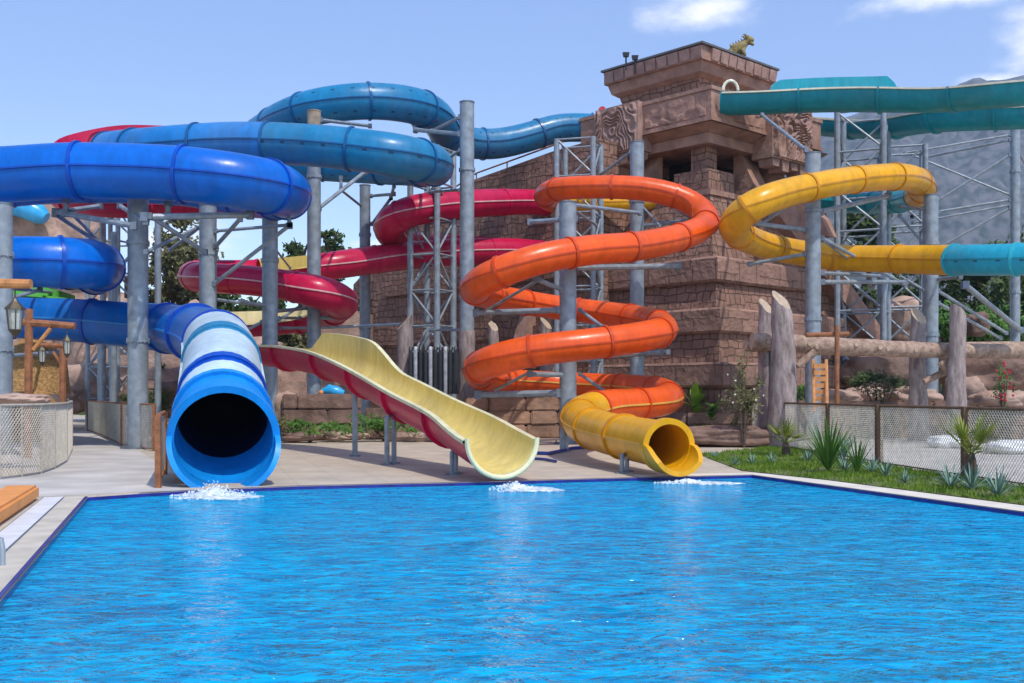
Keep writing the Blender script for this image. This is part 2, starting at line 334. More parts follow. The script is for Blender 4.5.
# ------------------------------------------------------------------ slides
def curve(ctrl,step=.22):
    pts=[(P(a,b,y),r*y/F) for a,b,y,r in ctrl]
    out=[]
    n=len(pts)
    for i in range(n-1):
        p0=pts[max(i-1,0)];p1=pts[i];p2=pts[i+1];p3=pts[min(i+2,n-1)]
        # centripetal catmull-rom
        def tj(a,b): return max(1e-4,(a-b).length)**.5
        A=p0[0] if i>0 else p1[0]*2-p2[0]; D=p3[0] if i<n-2 else p2[0]*2-p1[0]
        B=p1[0]; Cc=p2[0]
        t0=0; t1=t0+tj(B,A); t2=t1+tj(Cc,B); t3=t2+tj(D,Cc)
        m=max(2,int((Cc-B).length/step*1.3))
        for k in range(m):
            f=k/m; t=t1+(t2-t1)*f
            A1=A*((t1-t)/(t1-t0))+B*((t-t0)/(t1-t0)); A2=B*((t2-t)/(t2-t1))+Cc*((t-t1)/(t2-t1)); A3=Cc*((t3-t)/(t3-t2))+D*((t-t2)/(t3-t2))
            B1=A1*((t2-t)/(t2-t0))+A2*((t-t0)/(t2-t0)); B2=A2*((t3-t)/(t3-t1))+A3*((t-t1)/(t3-t1))
            q=B1*((t2-t)/(t2-t1))+B2*((t-t1)/(t2-t1))
            out.append((q,p1[1]+(p2[1]-p1[1])*(f*f*(3-2*f)),i+f))
    out.append((pts[-1][0],pts[-1][1],n-1))
    # smooth then resample evenly
    L=[0]
    for i in range(1,len(out)): L.append(L[-1]+(out[i][0]-out[i-1][0]).length)
    N=max(3,int(L[-1]/step)); res=[]; j=0
    for k in range(N+1):
        d=L[-1]*k/N
        while j<len(L)-2 and L[j+1]<d: j+=1
        w=(d-L[j])/max(1e-6,L[j+1]-L[j]); a=out[j]; b=out[j+1]
        res.append([a[0].lerp(b[0],w),a[1]+(b[1]-a[1])*w,a[2]+(b[2]-a[2])*w,d])
    for it in range(3):
        q=[r[0].copy() for r in res]; rr=[r[1] for r in res]
        for i in range(1,len(res)-1): res[i][0]=(q[i-1]+q[i]*2+q[i+1])/4; res[i][1]=(rr[i-1]+rr[i]*2+rr[i+1])/4
    for i,r in enumerate(res):
        t=(res[min(i+1,len(res)-1)][0]-res[max(i-1,0)][0]).normalized()
        s=t.cross(Vector((0,0,1))).normalized(); u=s.cross(t).normalized()
        r+= [t,s,u]
    return res   # pos,r,param,dist,T,S,U
def sweep(mb,sm,prof,matf,closed=True,caps=True):
    """prof(sample)->list of (s,u) ; matf(k)->material index"""
    rows=[[ (r[0]+r[5]*a+r[6]*b) for a,b in prof(r)] for r in sm]; n=len(rows[0])
    vs=[v for r in rows for v in r]; fs=[]; ms=[]; uv=[]
    for i in range(len(rows)-1):
        for k in range(n):
            k2=(k+1)%n
            fs.append((i*n+k,i*n+k2,(i+1)*n+k2,(i+1)*n+k)); ms.append(matf(k))
            d0=sm[i][3];d1=sm[i+1][3]; uv.append([(d0,k/n),(d0,(k+1)/n),(d1,(k+1)/n),(d1,k/n)])
    mb.add(vs,fs,ms,uv)
NT=28
def tubeprof(r,inner=False):
    R=r[1]-(.025 if inner else 0); out=[]
    if inner: 
        return [(math.cos(2*PI*k/NT)*R,-math.sin(2*PI*k/NT)*R) for k in range(NT)]
    lip=R*1.055
    for side in (0,PI):
        w=.05
        out+= [(math.cos(side+w)*R,math.sin(side+w)*R)]
        for k in range(1,NT//2): a=side+w+(PI-2*w)*k/(NT//2); out.append((math.cos(a)*R,math.sin(a)*R))
        a=side+PI-w; out.append((math.cos(a)*R,math.sin(a)*R))
        out.append((-math.cos(side)*lip if False else math.cos(side+PI)*lip,math.sin(side+PI)+.018)); out.append((math.cos(side+PI)*lip,-.018) if side==0 else (math.cos(side+PI)*lip,.018))
        if side==0: out[-2]=(-lip,.018); out[-1]=(-lip,-.018)
        else: out[-2]=(lip,-.018); out[-1]=(lip,.018)
    return out
def tubesec(mb,sm,mo=0,ms=1,inner=False,mi=0):
    n=len(tubeprof(sm[0]))
    half=n//2
    lipk={half-3,half-2,half-1,n-3,n-2,n-1}
    sweep(mb,sm,tubeprof,lambda k: ms if k in lipk else mo)
    if inner: sweep(mb,sm,lambda r:tubeprof(r,True),lambda k:mi)
def ringpart(r,mat_,parent,name='flange_ring',k=1.10,w=.035,half=False):
    mb=MB(); R0=r[1]*1.0; R1=r[1]*k
    a=[(R0,-w),(R1,-w),(R1,w),(R0,w)]
    n=32; vs=[]; fs=[]
    A0,A1=(0,2*PI)
    for i in range(n):
        t=2*PI*i/n
        for rad,off in a: vs.append(r[0]+(r[5]*math.cos(t)+r[6]*math.sin(t))*rad+r[4]*off)
    for i in range(n):
        for j in range(4): fs.append((i*4+j,i*4+(j+1)%4,((i+1)%n)*4+(j+1)%4,((i+1)%n)*4+j))
    mb.add(vs,fs); return mb.build(name,mat_,parent)
def flumeprof(hl,hr,th=.03,n=16):
    def f(r):
        R=r[1]; a,b=hl(r),hr(r); lw=.055
        o=[(-R-lw,a),(-R-lw,a-.05),(-R,a-.05)]
        o+=[(math.cos(PI+PI*k/n)*R,math.sin(PI+PI*k/n)*R+min(0,(a if k<n/2 else b))*abs(math.cos(PI*k/n))**2) for k in range(n+1)]
        o+=[(R,b-.05),(R+lw,b-.05),(R+lw,b)]
        q=R-th
        o+=[(q,b)]
        o+=[(math.cos(-PI*k/n)*q,math.sin(-PI*k/n)*q+min(0,(b if k<n/2 else a))*abs(math.cos(PI*k/n))**2) for k in range(n+1)]
        o+=[(-q,a)]
        return o
    return f
def flumesec(sm,hl,hr,mats,parent,name='flume_section',caps=True):
    mb=MB(); n=16; prof=flumeprof(hl,hr,n=n)
    N=len(prof(sm[0]))
    outer_end=3+n+1
    def mf(k):
        if k in (0,1): return 2
        if k<outer_end: return 0
        if k<outer_end+4: return 2
        if k>=N-1: return 2
        return 1
    sweep(mb,sm,prof,mf)
    if caps:
        for r,rev in ((sm[0],1),(sm[-1],0)):
            pr=prof(r); vs=[r[0]+r[5]*a+r[6]*b for a,b in pr]
            # strip between outer and inner profile
            fs=[]; 
            oi=list(range(2,outer_end+1)); ii=[N-1-j for j in range(0,n+3)]
            m=min(len(oi),len(ii))
            for j in range(m-1): fs.append((oi[j],oi[j+1],ii[j+1],ii[j]))
            mb.add(vs,fs,2)
    return mb.build(name,mats,parent)
def make_slide(label,cat,ctrl,secf,spacing=2.15,group=None,name='water_slide',rk=1.10):
    """secf(param)->dict(kind, mats, ring)"""
    sm=curve(ctrl)
    base=sm[-1][0].copy(); base.z=0
    th=thing(name,label,cat,base,group)
    L=sm[-1][3]; n=max(1,round(L/spacing)); idx=[round(i*(len(sm)-1)/n) for i in range(n+1)]
    for a,b in zip(idx[:-1],idx[1:]):
        if b<=a: continue
        seg=sm[a:b+1]; pm=seg[len(seg)//2][2]; d=secf(pm)
        if d['kind']=='tube':
            mb=MB(); tubesec(mb,seg,0,1,True,2)
            mb.build('tube_section',[d['mat'],d.get('seam',d['ring']),d.get('inner',d['mat'])],th)
        else:
            flumesec(seg,d['hl'],d['hr'],d['mats'],th)
        if d['kind']=='tube': ringpart(sm[a],secf(sm[a][2]).get('ring'),th,k=rk)
        elif d.get('ring'): # half ring rib under a flume
            r=sm[a]; mb=MB(); pts=[r[0]+(r[5]*math.cos(PI+PI*k/12)+r[6]*math.sin(PI+PI*k/12))*(r[1]*1.03) for k in range(13)]
            mb.tube(pts,.03,6); mb.build('flange_rib',d['ring'],th)
    return th,sm
def cols(i,seq):
    for lim,v in seq:
        if i<lim: return v
    return seq[-1][1]

# --- long blue slide
BL=[(592,128,38.6,14),(560,128,38.6,14),(525,138,38.2,14.5),(495,144,37.8,15),(464,142,37.3,15.5),(446,132,36.3,16.5),(436,117,35,17.5),(415,106,33.8,18),(370,101,33,18),(320,106,33,17.8),(285,117,34,16.5),(264,129,35.5,15),
(240,141,36.5,13.5),(170,149,36,13.5),(122,149,34,14),(106,150,31.5,16.5),(122,150,29.6,19.5),(165,147,28.5,20.5),(230,143,28,20.7),(290,144,27.7,20.7),(350,149,27.5,21),(400,156,27.5,21.5),(428,163,28.5,20.5),(432,168,30.8,17.5),(405,170,33,15.5),(350,168,34,14.5),(300,166,34,14),(230,170,34,14),
(170,176,33,14),(80,180,32,14.5),(0,182,30,16),(-60,182,27,18),(-92,178,24.5,24),(-60,175,23.1,27),(0,175,22.8,27.8),(66,170.5,22.8,27.5),(120,171,22.8,27.5),(170,173,22.8,27.5),(220,178,22.8,27.3),(262,185,23.3,27),(284,192,24.7,25),(280,197,27,22),(245,199,29,18),
(180,190,29.5,15.5),(100,188,29.5,15),(30,190,29,15),(-40,200,28,16),(-92,232,26,19),(-105,257,24,22),(-60,262,23,25),(0,262,22.8,25.5),(50,262,22.8,25.5),(86,263.5,23.3,25),(101,268,24.8,22.5),(95,275,26.6,19),(75,272,28,17),(40,273,28.6,17),
(-10,283,28.4,17.5),(-38,300,27.4,18.5),(-15,313,26.2,19.5),(20,318,25.6,20.5),(70,320,25.6,21.5),(120,324,25.4,22.3),(165,328,24.9,24),(196,333,23.2,27),(213,340,20.8,31),(220,350,18.8,35),(222,369,17.3,38),(222.5,391,16.1,41),(223,415,15.2,45.5),(223.5,431,14.6,49),(224,438,14.3,50.5)]
nb=len(BL)
def bsec(i):
    if i<26.5: return dict(kind='tube',mat=M['blue_top'] if not(14<i<19) else M['blue_mid'],ring=M['blue_flange'],seam=M['blue_flange'])
    if i<57: return dict(kind='tube',mat=M['blue_royal'],ring=M['blue_ring'],seam=M['blue_ring'])
    return dict(kind='tube',mat=M['blue_deep'],ring=M['blue_ring'],seam=M['blue_mid'])
# split: everything down to the elbow, then the striped exit built separately
cut=nb-8
bs,bsm=make_slide(rk=1.075,label='long blue tube slide coiling at left, white striped before its round pool exit',cat='water slide',ctrl=BL[:cut+1],secf=bsec,spacing=2.1)
ex=curve(BL[cut:])
q=len(ex)-1
cutY=[99,20.3,19.7,18.2,17.6,16.1,15.7,15.05]
idx=[min(range(len(ex)),key=lambda i:abs(ex[i][0].y-c)) for c in cutY]+[q]
idx[0]=0
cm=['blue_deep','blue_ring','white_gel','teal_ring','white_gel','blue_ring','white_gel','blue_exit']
for a,b,c in zip(idx[:-1],idx[1:],cm):
    seg=[list(r) for r in ex[a:b+1]]
    if c in('blue_ring','teal_ring'): ringpart(seg[len(seg)//2],M[c],bs,k=1.05,w=.07)
    mb=MB(); tubesec(mb,seg,0,0,False)
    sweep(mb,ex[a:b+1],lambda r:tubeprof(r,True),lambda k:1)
    mb.build('tube_section' if 'ring' not in c else 'flange_ring',[M[c],M['blue_exit'] if c=='blue_exit' else M['tube_shade']],bs)
ringpart(ex[0],M['blue_ring'],bs,k=1.12,w=.1)
ringpart(ex[idx[-2]],M['blue_exit'],bs,k=1.08,w=.06)
def mouth(sm,parent,mat_,k=1.12,lipf=.62,drop=.5,band=.06):
    """front rim of the upper half and a longer lower lip"""
    r=sm[-1]; R=r[1]
    mb=MB(); n=40
    def rim(dist,scale,a0,a1,th): 
        pass
    # full rim band
    vs=[];fs=[]
    for i in range(n):
        t=2*PI*i/n
        for rad,off in ((R-.035,-.10),(R*k,-.10),(R*k,.04),(R-.035,.04)): vs.append(r[0]+(r[5]*math.cos(t)+r[6]*math.sin(t))*rad+r[4]*off)
    for i in range(n):
        for j in range(4): fs.append((i*4+j,i*4+(j+1)%4,((i+1)%n)*4+(j+1)%4,((i+1)%n)*4+j))
    mb.add(vs,fs); mb.build('exit_rim',mat_,parent)
    # lower lip: half shell running forward, its side edges curling down
    mb=MB(); m=10; na=24; rows=[]
    ff=Vector((r[4].x,r[4].y,0)).normalized()
    for j in range(m+1):
        f=j/m; d=f*lipf
        amax=PI/2*(1.04-.42*f**2.2)  # half-opening angle of the shell
        c=r[0]+ff*d
        for s,th in ((1,0),(0,.06)):
            for i in range(na+1):
                a=-PI/2+ amax*(2*i/na-1); rad=R*(1.01+.04*f)+(.04 if s==0 else -.03)
                rows.append(c+(r[5]*math.cos(a)+Vector((0,0,1))*math.sin(a))*rad)
    vs=rows; fs=[]; w=2*(na+1)
    for j in range(m):
        o=j*w
        for i in range(na): 
            fs.append((o+i,o+i+1,o+w+i+1,o+w+i)); k2=na+1; fs.append((o+k2+i+1,o+k2+i,o+w+k2+i,o+w+k2+i+1))
        fs.append((o,o+w,o+w+na+1,o+na+1)); fs.append((o+na,o+w+na,o+w+2*na+1,o+2*na+1))
    o=m*w
    for i in range(na): fs.append((o+i,o+i+1,o+na+1+i+1,o+na+1+i)); fs.append((i,i+1,na+1+i+1,na+1+i))
    mb.add(vs,fs); return mb.build('exit_lip',mat_,parent)
mouth(ex,bs,M['blue_exit'],k=1.09,lipf=.42)

# --- orange / yellow spiral
OR=[(724,193,37,9),(650,201,36,9),(590,203,35,9.5),(552,202,33.5,10),(546,194,31.5,10.8),(562,188.5,30,11.3),(600,187,29.5,11.5),(645,189,29.3,12),(682,198,29.2,12.3),(703,211,29,12.5),(706,224,28.2,12.5),(684,236,27,13.5),(640,246,26,14.5),(590,250,25.2,15),(535,260,24.6,15.5),(496,274,24.6,16),(477,286,25.5,16),(482,294,27.2,13.5),(516,301,29,12.5),(560,308,30,12),(610,314,29.6,12),(647,320,28.2,13),(664,328,26.6,14),(655,334,25.4,15),(616,341,24.7,15.5),(572,346,24.4,15.7),(525,352,24.4,16),(490,362,24.8,16.3),(477,371,26.2,14.5),(489,379,28,12.3),(520,381,29,11.3),(560,383,29.5,11),(605,385,29,11.3),(645,388,27.6,12.5),(668,394,25.8,14),(664,401,24.6,15),(638,404,23.8,15.5),(606,406,22.9,16.5),(583,413,21.7,18),(582,422,20.2,19.5),(600,431,18.5,20.5),(630,438,17,22),(658,443.5,15.9,23.5),(668,446,15.55,24.5)]
no=len(OR)
def osec(i):
    if i<3.2: return dict(kind='tube',mat=M['yellow'],ring=M['yellow_ring'],seam=M['yellow_ring'])
    if i<OR.index((606,406,22.9,16.5))+.9: return dict(kind='tube',mat=M['orange'],ring=M['orange_ring'],seam=M['orange_ring'] if i<30 else M['seam_y'])
    return dict(kind='tube',mat=M['yellow'],ring=M['yellow_ring'],seam=M['seam_y'])
osl,osm=make_slide('bright orange tube slide spiralling around two grey columns, ending in a short yellow exit tube','water slide',OR,osec,1.75,rk=1.09)
mouth(osm,osl,M['yellow'],k=1.14,lipf=.42)

# --- yellow / teal tube on the right
YE=[(690,186,43,8),(750,190,42,8.5),(820,201,40,9.5),(880,203,38,11),(914,197,35,12),(922,186,32,13),(904,177,30,13.2),(852,180,28.5,13.4),(812,187,27.5,13.8),(779,195,27,14.7),(748,208,26.7,15.5),(734,223,27.2,15.5),(744,237,28.6,14),(767,246,29.5,13),(800,253,30,12.7),(842,258,30,13),(890,259,29,13.7),(937,260,27.5,15),(985,260,26,15.7),(1040,259,25,16.3),(1110,258,24,17)]
ysl,ysm=make_slide('yellow tube slide swinging round a column at right, turning teal near the edge','water slide',YE,
  lambda i: dict(kind='tube',mat=M['teal_l'],ring=M['teal'],seam=M['teal']) if i<4.3 else (dict(kind='tube',mat=M['yellow'],ring=M['yellow_ring'],seam=M['yellow_ring']) if i<17.0 else dict(kind='tube',mat=M['teal_dots'],ring=M['teal_l'],seam=M['teal'])),1.9,rk=1.08)

# --- crimson slide
RE=[(622,209,40,11),(575,205,38.5,11.7),(530,202,37,12.5),(484,203,35.5,13.7),(440,206,34.5,15),(405,213,34,15.5),(389,224,34.5,15),(394,238,36,13.5),(420,245,38,12),(460,247,39.5,11.5),(510,249,40,11),(547,252,39.3,11),(552,254,37.8,12),(510,251,36.6,13),(440,253,35.5,13.5),(380,259,35,14),(330,266,34,14),(290,271,34,13.5),(240,273,34,13),(204,273,33.2,13),(192,276,31.6,14),(207,278,30.2,14.6),(250,280.5,29.5,14.8),(290,286,29,15.3),(322,293,28.8,17),(340,301,29.6,17),(334,310,31.8,14)]
def rsec(i):
    if 16.6<i<18.2: return dict(kind='open',hl=lambda r:.02,hr=lambda r:.50,mats=[M['red'],M['yellow_in'],M['yellow_in']],ring=M['red'])
    return dict(kind='tube',mat=M['red'],ring=M['red'],seam=M['red_seam'])
rsl,rsm=make_slide('crimson slide coiling from the temple, ending in an open cream chute over the pool edge','water slide',RE,rsec,2.0,rk=1.05)
def add_open(th,ctrl,hl,hr,mats,ring,spacing):
    sm=curve(ctrl); n=max(1,round(sm[-1][3]/spacing)); L=sm[-1][3]
    for r in sm: r[2]=r[3]/L
    idx=[round(i*(len(sm)-1)/n) for i in range(n+1)]
    for a,b in zip(idx[:-1],idx[1:]):
        flumesec(sm[a:b+1],hl,hr,mats,th,caps=(b==idx[-1] or a==0))
        if ring:
            r=sm[a]; mb=MB(); nn=14; w=.03; R=r[1]
            vs=[];fs=[]
            for i in range(nn+1):
                t=PI+PI*i/nn
                for rad,off in ((R*.99,-w),(R+.06,-w),(R+.06,w),(R*.99,w)): vs.append(r[0]+(r[5]*math.cos(t)+r[6]*math.sin(t))*rad+r[4]*off)
            for i in range(nn):
                for j in range(4): fs.append((i*4+j,i*4+(j+1)%4,(i+1)*4+(j+1)%4,(i+1)*4+j))
            mb.add(vs,fs); mb.build('flange_rib',ring,th)
    return sm
R2=[(334,310,31.8,14),(310,318,33.3,13),(270,323,33.5,13),(225,325,33,13),(190,328,31.5,14),(180,333,29.5,14.5),(195,338,28,15),(228,344,26.4,17),(260,346,25.2,19.5),(295,349,24,21),(329,354,22.6,23.5),(357,364,21.2,25.5),(386,378,19.8,27.5),(423,398,18,30.5),(459,415,16.6,33),(487,432,15.3,36),(502,440,14.7,37)]
def bumpf(x,a,b,c,d):
    if x<a or x>d: return 0
    f=1
    if x<b: f=(x-a)/(b-a)
    if x>c: f=(d-x)/(d-c)
    return f*f*(3-2*f)
def drop(t): return -.42*max(0,(t-.972)/.028)**1.6
r2=add_open(rsl,R2,lambda r: .40*bumpf(r[2],.585,.61,.69,.77),lambda r:.42*bumpf(r[2],.03,.08,.30,.36)+.07*bumpf(r[2],.5,.6,.93,1.0),[M['red'],M['yellow_in'],M['cream']],M['red'],2.1)
# cream run-out mouth
r=r2[-1]; 
mb=MB(); pts=[r[0]+r[5]*(math.cos(PI+PI*k/24)*r[1]*1.0)+r[6]*(math.sin(PI+PI*k/24)*r[1]*1.0)+r[4]*(.02+.05*math.sin(PI*k/24)) for k in range(25)]
pts=[pts[0]+Vector((0,0,.03))]+pts+[pts[-1]+Vector((0,0,.03))]
mb.tube(pts,.035,8); mb.build('exit_rim',M['cream'],rsl)
# --- teal open flumes
T1=[(722,97,34.5,18),(760,96,34.2,18.5),(820,93,33.6,19),(880,92,33,20),(940,92,32,20),(990,88,31,20.5),(1045,83,30,21),(1130,78,28,22)]
t1=thing('water_slide','teal open flume leaving the temple top and running right across the sky','water slide',P(724,97,34.5)*Vector((1,1,0)) if False else Vector((7,34.5,0)))
add_open(t1,T1,lambda r:.02+.62*bumpf(r[2],.10,.14,.41,.45)+.10*bumpf(r[2],.4,.6,1,1.1),lambda r:0.,[M['teal'],M['teal_l'],M['cream2']],M['teal'],2.2)
T2=[(1130,98,32,20),(1040,109,33.8,19),(970,112,35,18.5),(925,115,36.3,18),(890,121,37.8,17.5),(850,122,39.3,16),(806,119,40.7,15),(770,117,42,15)]
t2=thing('water_slide','darker teal flume curving beneath the upper teal flume','water slide',Vector((13,37,0)))
add_open(t2,T2,lambda r:0.,lambda r:.18,[M['teal'],M['cream2'],M['cream2']],M['teal'],1.9)
# --- red open flume at the back left
R3=[(300,138,39,12),(230,140,37.5,12),(160,137,36.5,12),(122,136,36.3,13),(95,139,36.4,14),(76,150,36,13),(52,178,34,13),(72,201,32,13),(120,205,31.5,13),(180,205,32,13),(240,200,33,12)]
t3=thing('water_slide','red open flume with salmon inside, looping behind the blue tubes at far left','water slide',Vector((-13,33,0)))
add_open(t3,R3,lambda r:.12,lambda r:.48*bumpf(r[2],.05,.15,.42,.56),[M['red'],M['pink'],M['red']],M['red'],2.6)
GR=[(-60,290,27,12),(0,293,26.8,12),(35,296,26.8,12),(60,299,27.4,12),(84,306,28.5,11)]
t4=thing('water_slide','bright green open flume peeking out between two blue tubes at left edge','water slide',Vector((-14,31,0)))
add_open(t4,GR,lambda r:.28,lambda r:0.,[M['green_in'],M['green_in'],M['green_in']],None,2.4)

# ------------------------------------------------------------------ steel columns
def column(label,px,ptop,Y,wpx,struts=(),base=True,top=None,z0=0,capm=None,extra=None,group=None):
    r=wpx*Y/F/2; p=P(px,ptop,Y); th=thing('steel_column',label,'column',(p.x,Y,z0),group)
    mb=MB(); mb.tube([(p.x,Y,z0),(p.x,Y,p.z)],r,24); mb.build('post',M['steel'],th)
    mb=MB(); mb.tube([(p.x,Y,z0),(p.x,Y,z0+.04)],r*1.7,20); 
    for k in range(6):
        a=k*PI/3; mb.tube([(p.x+math.cos(a)*r*1.4,Y+math.sin(a)*r*1.4,z0+.04),(p.x+math.cos(a)*r*1.4,Y+math.sin(a)*r*1.4,z0+.09)],.02,6)
    mb.build('base_plate',M['steel_d'],th)
    mb=MB(); mb.tube([(p.x,Y,p.z),(p.x,Y,p.z+.03)],r*1.06,24); mb.build('top_cap',capm or M['steel_d'],th)
    for s in struts:
        a,b=s[0],s[1]; rad=s[2] if len(s)>2 else .05
        mb=MB(); A=P(*a); B=P(*b); mb.tube([A,B],rad,8); st=mb.build('strut',M['steel'],th)
        mb=MB(); 
        for q_ in (A,B): mb.box(q_.x-rad*1.1,q_.y-rad*1.1,q_.z-rad*1.3,q_.x+rad*1.1,q_.y+rad*1.1,q_.z+rad*1.3)
        mb.build('joint_plate',M['steel_d'],st,smooth=False)
    for f in ((.42,.80) if p.z-z0>4 else (.5,)):
        z=z0+(p.z-z0)*f; mb=MB(); mb.tube([(p.x,Y,z-.035),(p.x,Y,z+.035)],r*1.13,24)
        for k in range(10): a=k*PI/5; mb.tube([(p.x+math.cos(a)*r*1.08,Y+math.sin(a)*r*1.08,z-.06),(p.x+math.cos(a)*r*1.08,Y+math.sin(a)*r*1.08,z+.06)],.014,6)
        mb.build('flange_collar',M['steel'],th)
    if extra: extra(th,p,r)
    return th
column('thick grey column in front of the blue tubes at left, carrying the lowest royal blue loop',138,192,23.72,20,
 [((56,212,23.4),(134,226,22.5),.06),((56,212,23.4),(100,206,24.5)),((145,217,22.5),(250,215,23.5),.07),((150,216,22.5),(205,252,24)),((55,214,23.4),(110,250,27)),((120,206,25),(146,222,22.5)),((66,200,23.3),(66,213,23.3),.06),((168,203,23.3),(168,216,23.3),.06),((70,212,23.4),(120,262,29),.04),((146,252,22.5),(205,224,27),.04)])
column('grey column cut by the left frame edge beneath the royal blue tube',2,205,21.5,20,[((4,300,21.5),(40,290,23),.04),((8,356,21.5),(60,352,24),.04),((6,288,22),(60,293,29),.04)])
column('grey column rising behind the elbow of the white striped blue slide exit',208,206,26,17,
 [((214,284,25.9),(290,225,25.2),.05),((288,214,25.2),(290,226,25.2),.05),((216,231,25.9),(288,225,25.2),.04),((216,246,25.9),(240,219,24.5),.05),((170,250,27),(204,224,26),.04),((213,299,26),(262,306,28),.04)])
column('grey column right of the striped blue exit, in front of the crimson loop',270,216,28,15.5,
 [((276,250,28),(290,268,33),.03),((262,322,28),(232,338,28),.04),((276,322,28),(300,306,29.5),.04),((240,301,27),(268,306,28),.04),((278,318,28),(300,318,31),.04)])
column('tall grey column with a rusty top beside the wide steel blue loop',314,112,30,13.6,
 [((319,208,30),(365,172,31.5),.06),((341,178,33),(341,190,33)),((341,190,32),(361,206,36),.04),((321,120,30),(370,126,33)),((308,308,30),(270,312,30)),((318,328,30),(400,324,31),.04),((318,318,30),(345,317,30),.06),((281,328,30),(310,328,30),.04)],capm=M['steel_cap'],
 extra=lambda th,p,r:(lambda mb:(mb.tube([(p.x,30,p.z-.5),(p.x,30,p.z-.001)],r*1.01,24),mb.build('rust_band',M['steel_cap'],th)))(MB()))
column('slim grey column against the temple wall between two crimson loops',365,186,36,10.8,
 [((371,196,36),(394,194,34),.05),((394,186,33.4),(391,198,34),.05),((391,198,34),(372,224,36),.05),((371,268,36),(400,262,35.5),.04)])
def wrap(th,p,r):
    mb=MB(); 
    pts=[];rs=[]
    for k in range(10):
        pts.append((p.x+random.uniform(-.01,.01),30,.0+k*.33)); rs.append(r*random.uniform(1.06,1.18))
    mb.tube(pts,rs,18); mb.build('stone_sleeve',M['bark'],th)
column('tallest grey column in the centre, left of the orange spiral, with stony grey lower sleeve',467,103,30,14.4,
 [((460,117,30),(432,131,33.5),.05),((460,134,30),(415,130,33.5),.06),((416,131,33.5),(412,122,34),.05),((460,150,30),(425,176,31),.04),((460,190,30),(430,192,33),.04),((461,330,30),(430,330,33),.04)],extra=wrap)
column('grey column standing inside the orange spiral, nearest the pool',568,203,25.8,17,
 [((476,313,26.6),(560,310,25.8),.07),((486,311,26.6),(540,279,25.2),.04),((536,279,25.2),(563,290,25.7),.06),((574,205,25.8),(640,213,28.5),.05),((575,219,25.8),(530,222,27),.06),((574,268,25.8),(678,266,28.2),.07),((577,358,25.8),(660,352,27.5),.07),((478,395,26.5),(560,393,25.8),.08),((530,374,25),(563,375,25.7),.06),((496,390,26.3),(530,372,25),.04),((580,374,26),(615,398,25),.04),((580,310,26),(603,327,25.2),.04),((574,210,25.9),(596,225,29.6),.035)])
column('grey column behind the orange spiral, in front of the temple corner',637,143,31,14,
 [((631,152,31),(600,175,33),.05),((644,226,31),(700,219,29.2),.06),((644,208,31),(660,226,29),.03),((645,192,31),(690,218,29.3),.04),((645,352,31),(668,352,28),.05)])
column('grey column right of the temple that the yellow tube slide swings around',813,154,28.5,15.3,
 [((820,212,28.5),(888,196,30.5),.07),((806,230,28.5),(752,223,27.3),.06),((806,254,28.5),(750,264,29),.05),((762,224,27.6),(790,204,27.6),.04),((822,238,28.5),(905,285,31),.05),((822,240,28.5),(858,266,30),.03),((822,282,28.5),(905,282,31),.06),((822,273,28.5),(880,276,31),.05),((806,150,28.5),(762,115,33.5),.05)])
column('grey column at right crossing the yellow tube, behind the log beam',931,196,31,14,
 [((938,212,31),(900,206,32),.04),((938,291,31),(1006,333,34),.05),((938,303,31),(1000,338,34),.05),((924,290,31),(900,276,31.5),.04),((900,216,32),(926,247,31),.04),((938,279,31),(960,277,27.5),.05)])
column('slim far grey column at the right frame edge',1015,108,40,9.5,
 [((1010,135,40),(905,153,41),.04),((1010,140,40),(922,158,42),.05),((1010,155,40),(912,217,41),.05),((1020,155,40),(1035,180,42),.05),((1010,200,40),(912,216,41),.05),((1010,205,40),(912,223,41),.04),((1010,208,40),(912,263,41),.05),((1020,330,40),(965,285,33),.09),((1010,195,40),(912,155,41),.04)])
for px,pt,Y,w,lab in ((158,222,27.5,6.5,'thin grey post behind the left thick column, under the royal blue tube'),(103,222,33,6,'thin grey post far left under the red flume'),(114,232,31,6,'thin grey post just right of another, under the red flume'),(101,335,35,7,'short grey post under the lowest blue tube, left one of a pair'),(113,335,35.6,7,'short grey post under the lowest blue tube, right one of a pair'),
   (355,390,20.7,5.5,'thin grey post propping the cream chute where it starts descending')):
    p=P(px,pt,Y); th=thing('slide_post',lab,'post',(p.x,Y,0)); r=w*Y/F/2
    mb=MB(); mb.tube([(p.x,Y,0),(p.x,Y,p.z)],r,14); mb.build('post',M['steel'],th)
    mb=MB(); mb.box(p.x-r*1.8,Y-r*1.8,0,p.x+r*1.8,Y+r*1.8,.03); mb.build('base_plate',M['steel_d'],th,smooth=False)
def pair(lab,x1,x2,pt,Y,w=.045,dY=.4):
    a=P(x1,pt,Y); b=P(x2,pt,Y+dY); th=thing('slide_prop',lab,'support',((a.x+b.x)/2,Y,0))
    for c in (a,b):
        mb=MB(); mb.tube([(c.x,c.y,0),(c.x,c.y,c.z)],w,10); mb.build('leg',M['steel'],th)
        mb=MB(); mb.box(c.x-.1,c.y-.1,0,c.x+.1,c.y+.1,.02); mb.build('foot_plate',M['steel_d'],th,smooth=False)
    mb=MB(); mb.tube([a,b],w*.8,8); mb.build('cross_bar',M['steel'],th)
pair('pair of short grey legs under the middle of the cream chute',387,394,417,18.2)
pair('short grey leg pair under the cream chute mouth at the pool edge',452,456,452,15.9,.035,.3)
pair('small grey feet under the yellow exit tube beside the pool',622,627,455,16.3,.035,.3)
pair('grey feet under the bend where orange tube turns yellow',562,566,433,22.2,.05,.3)
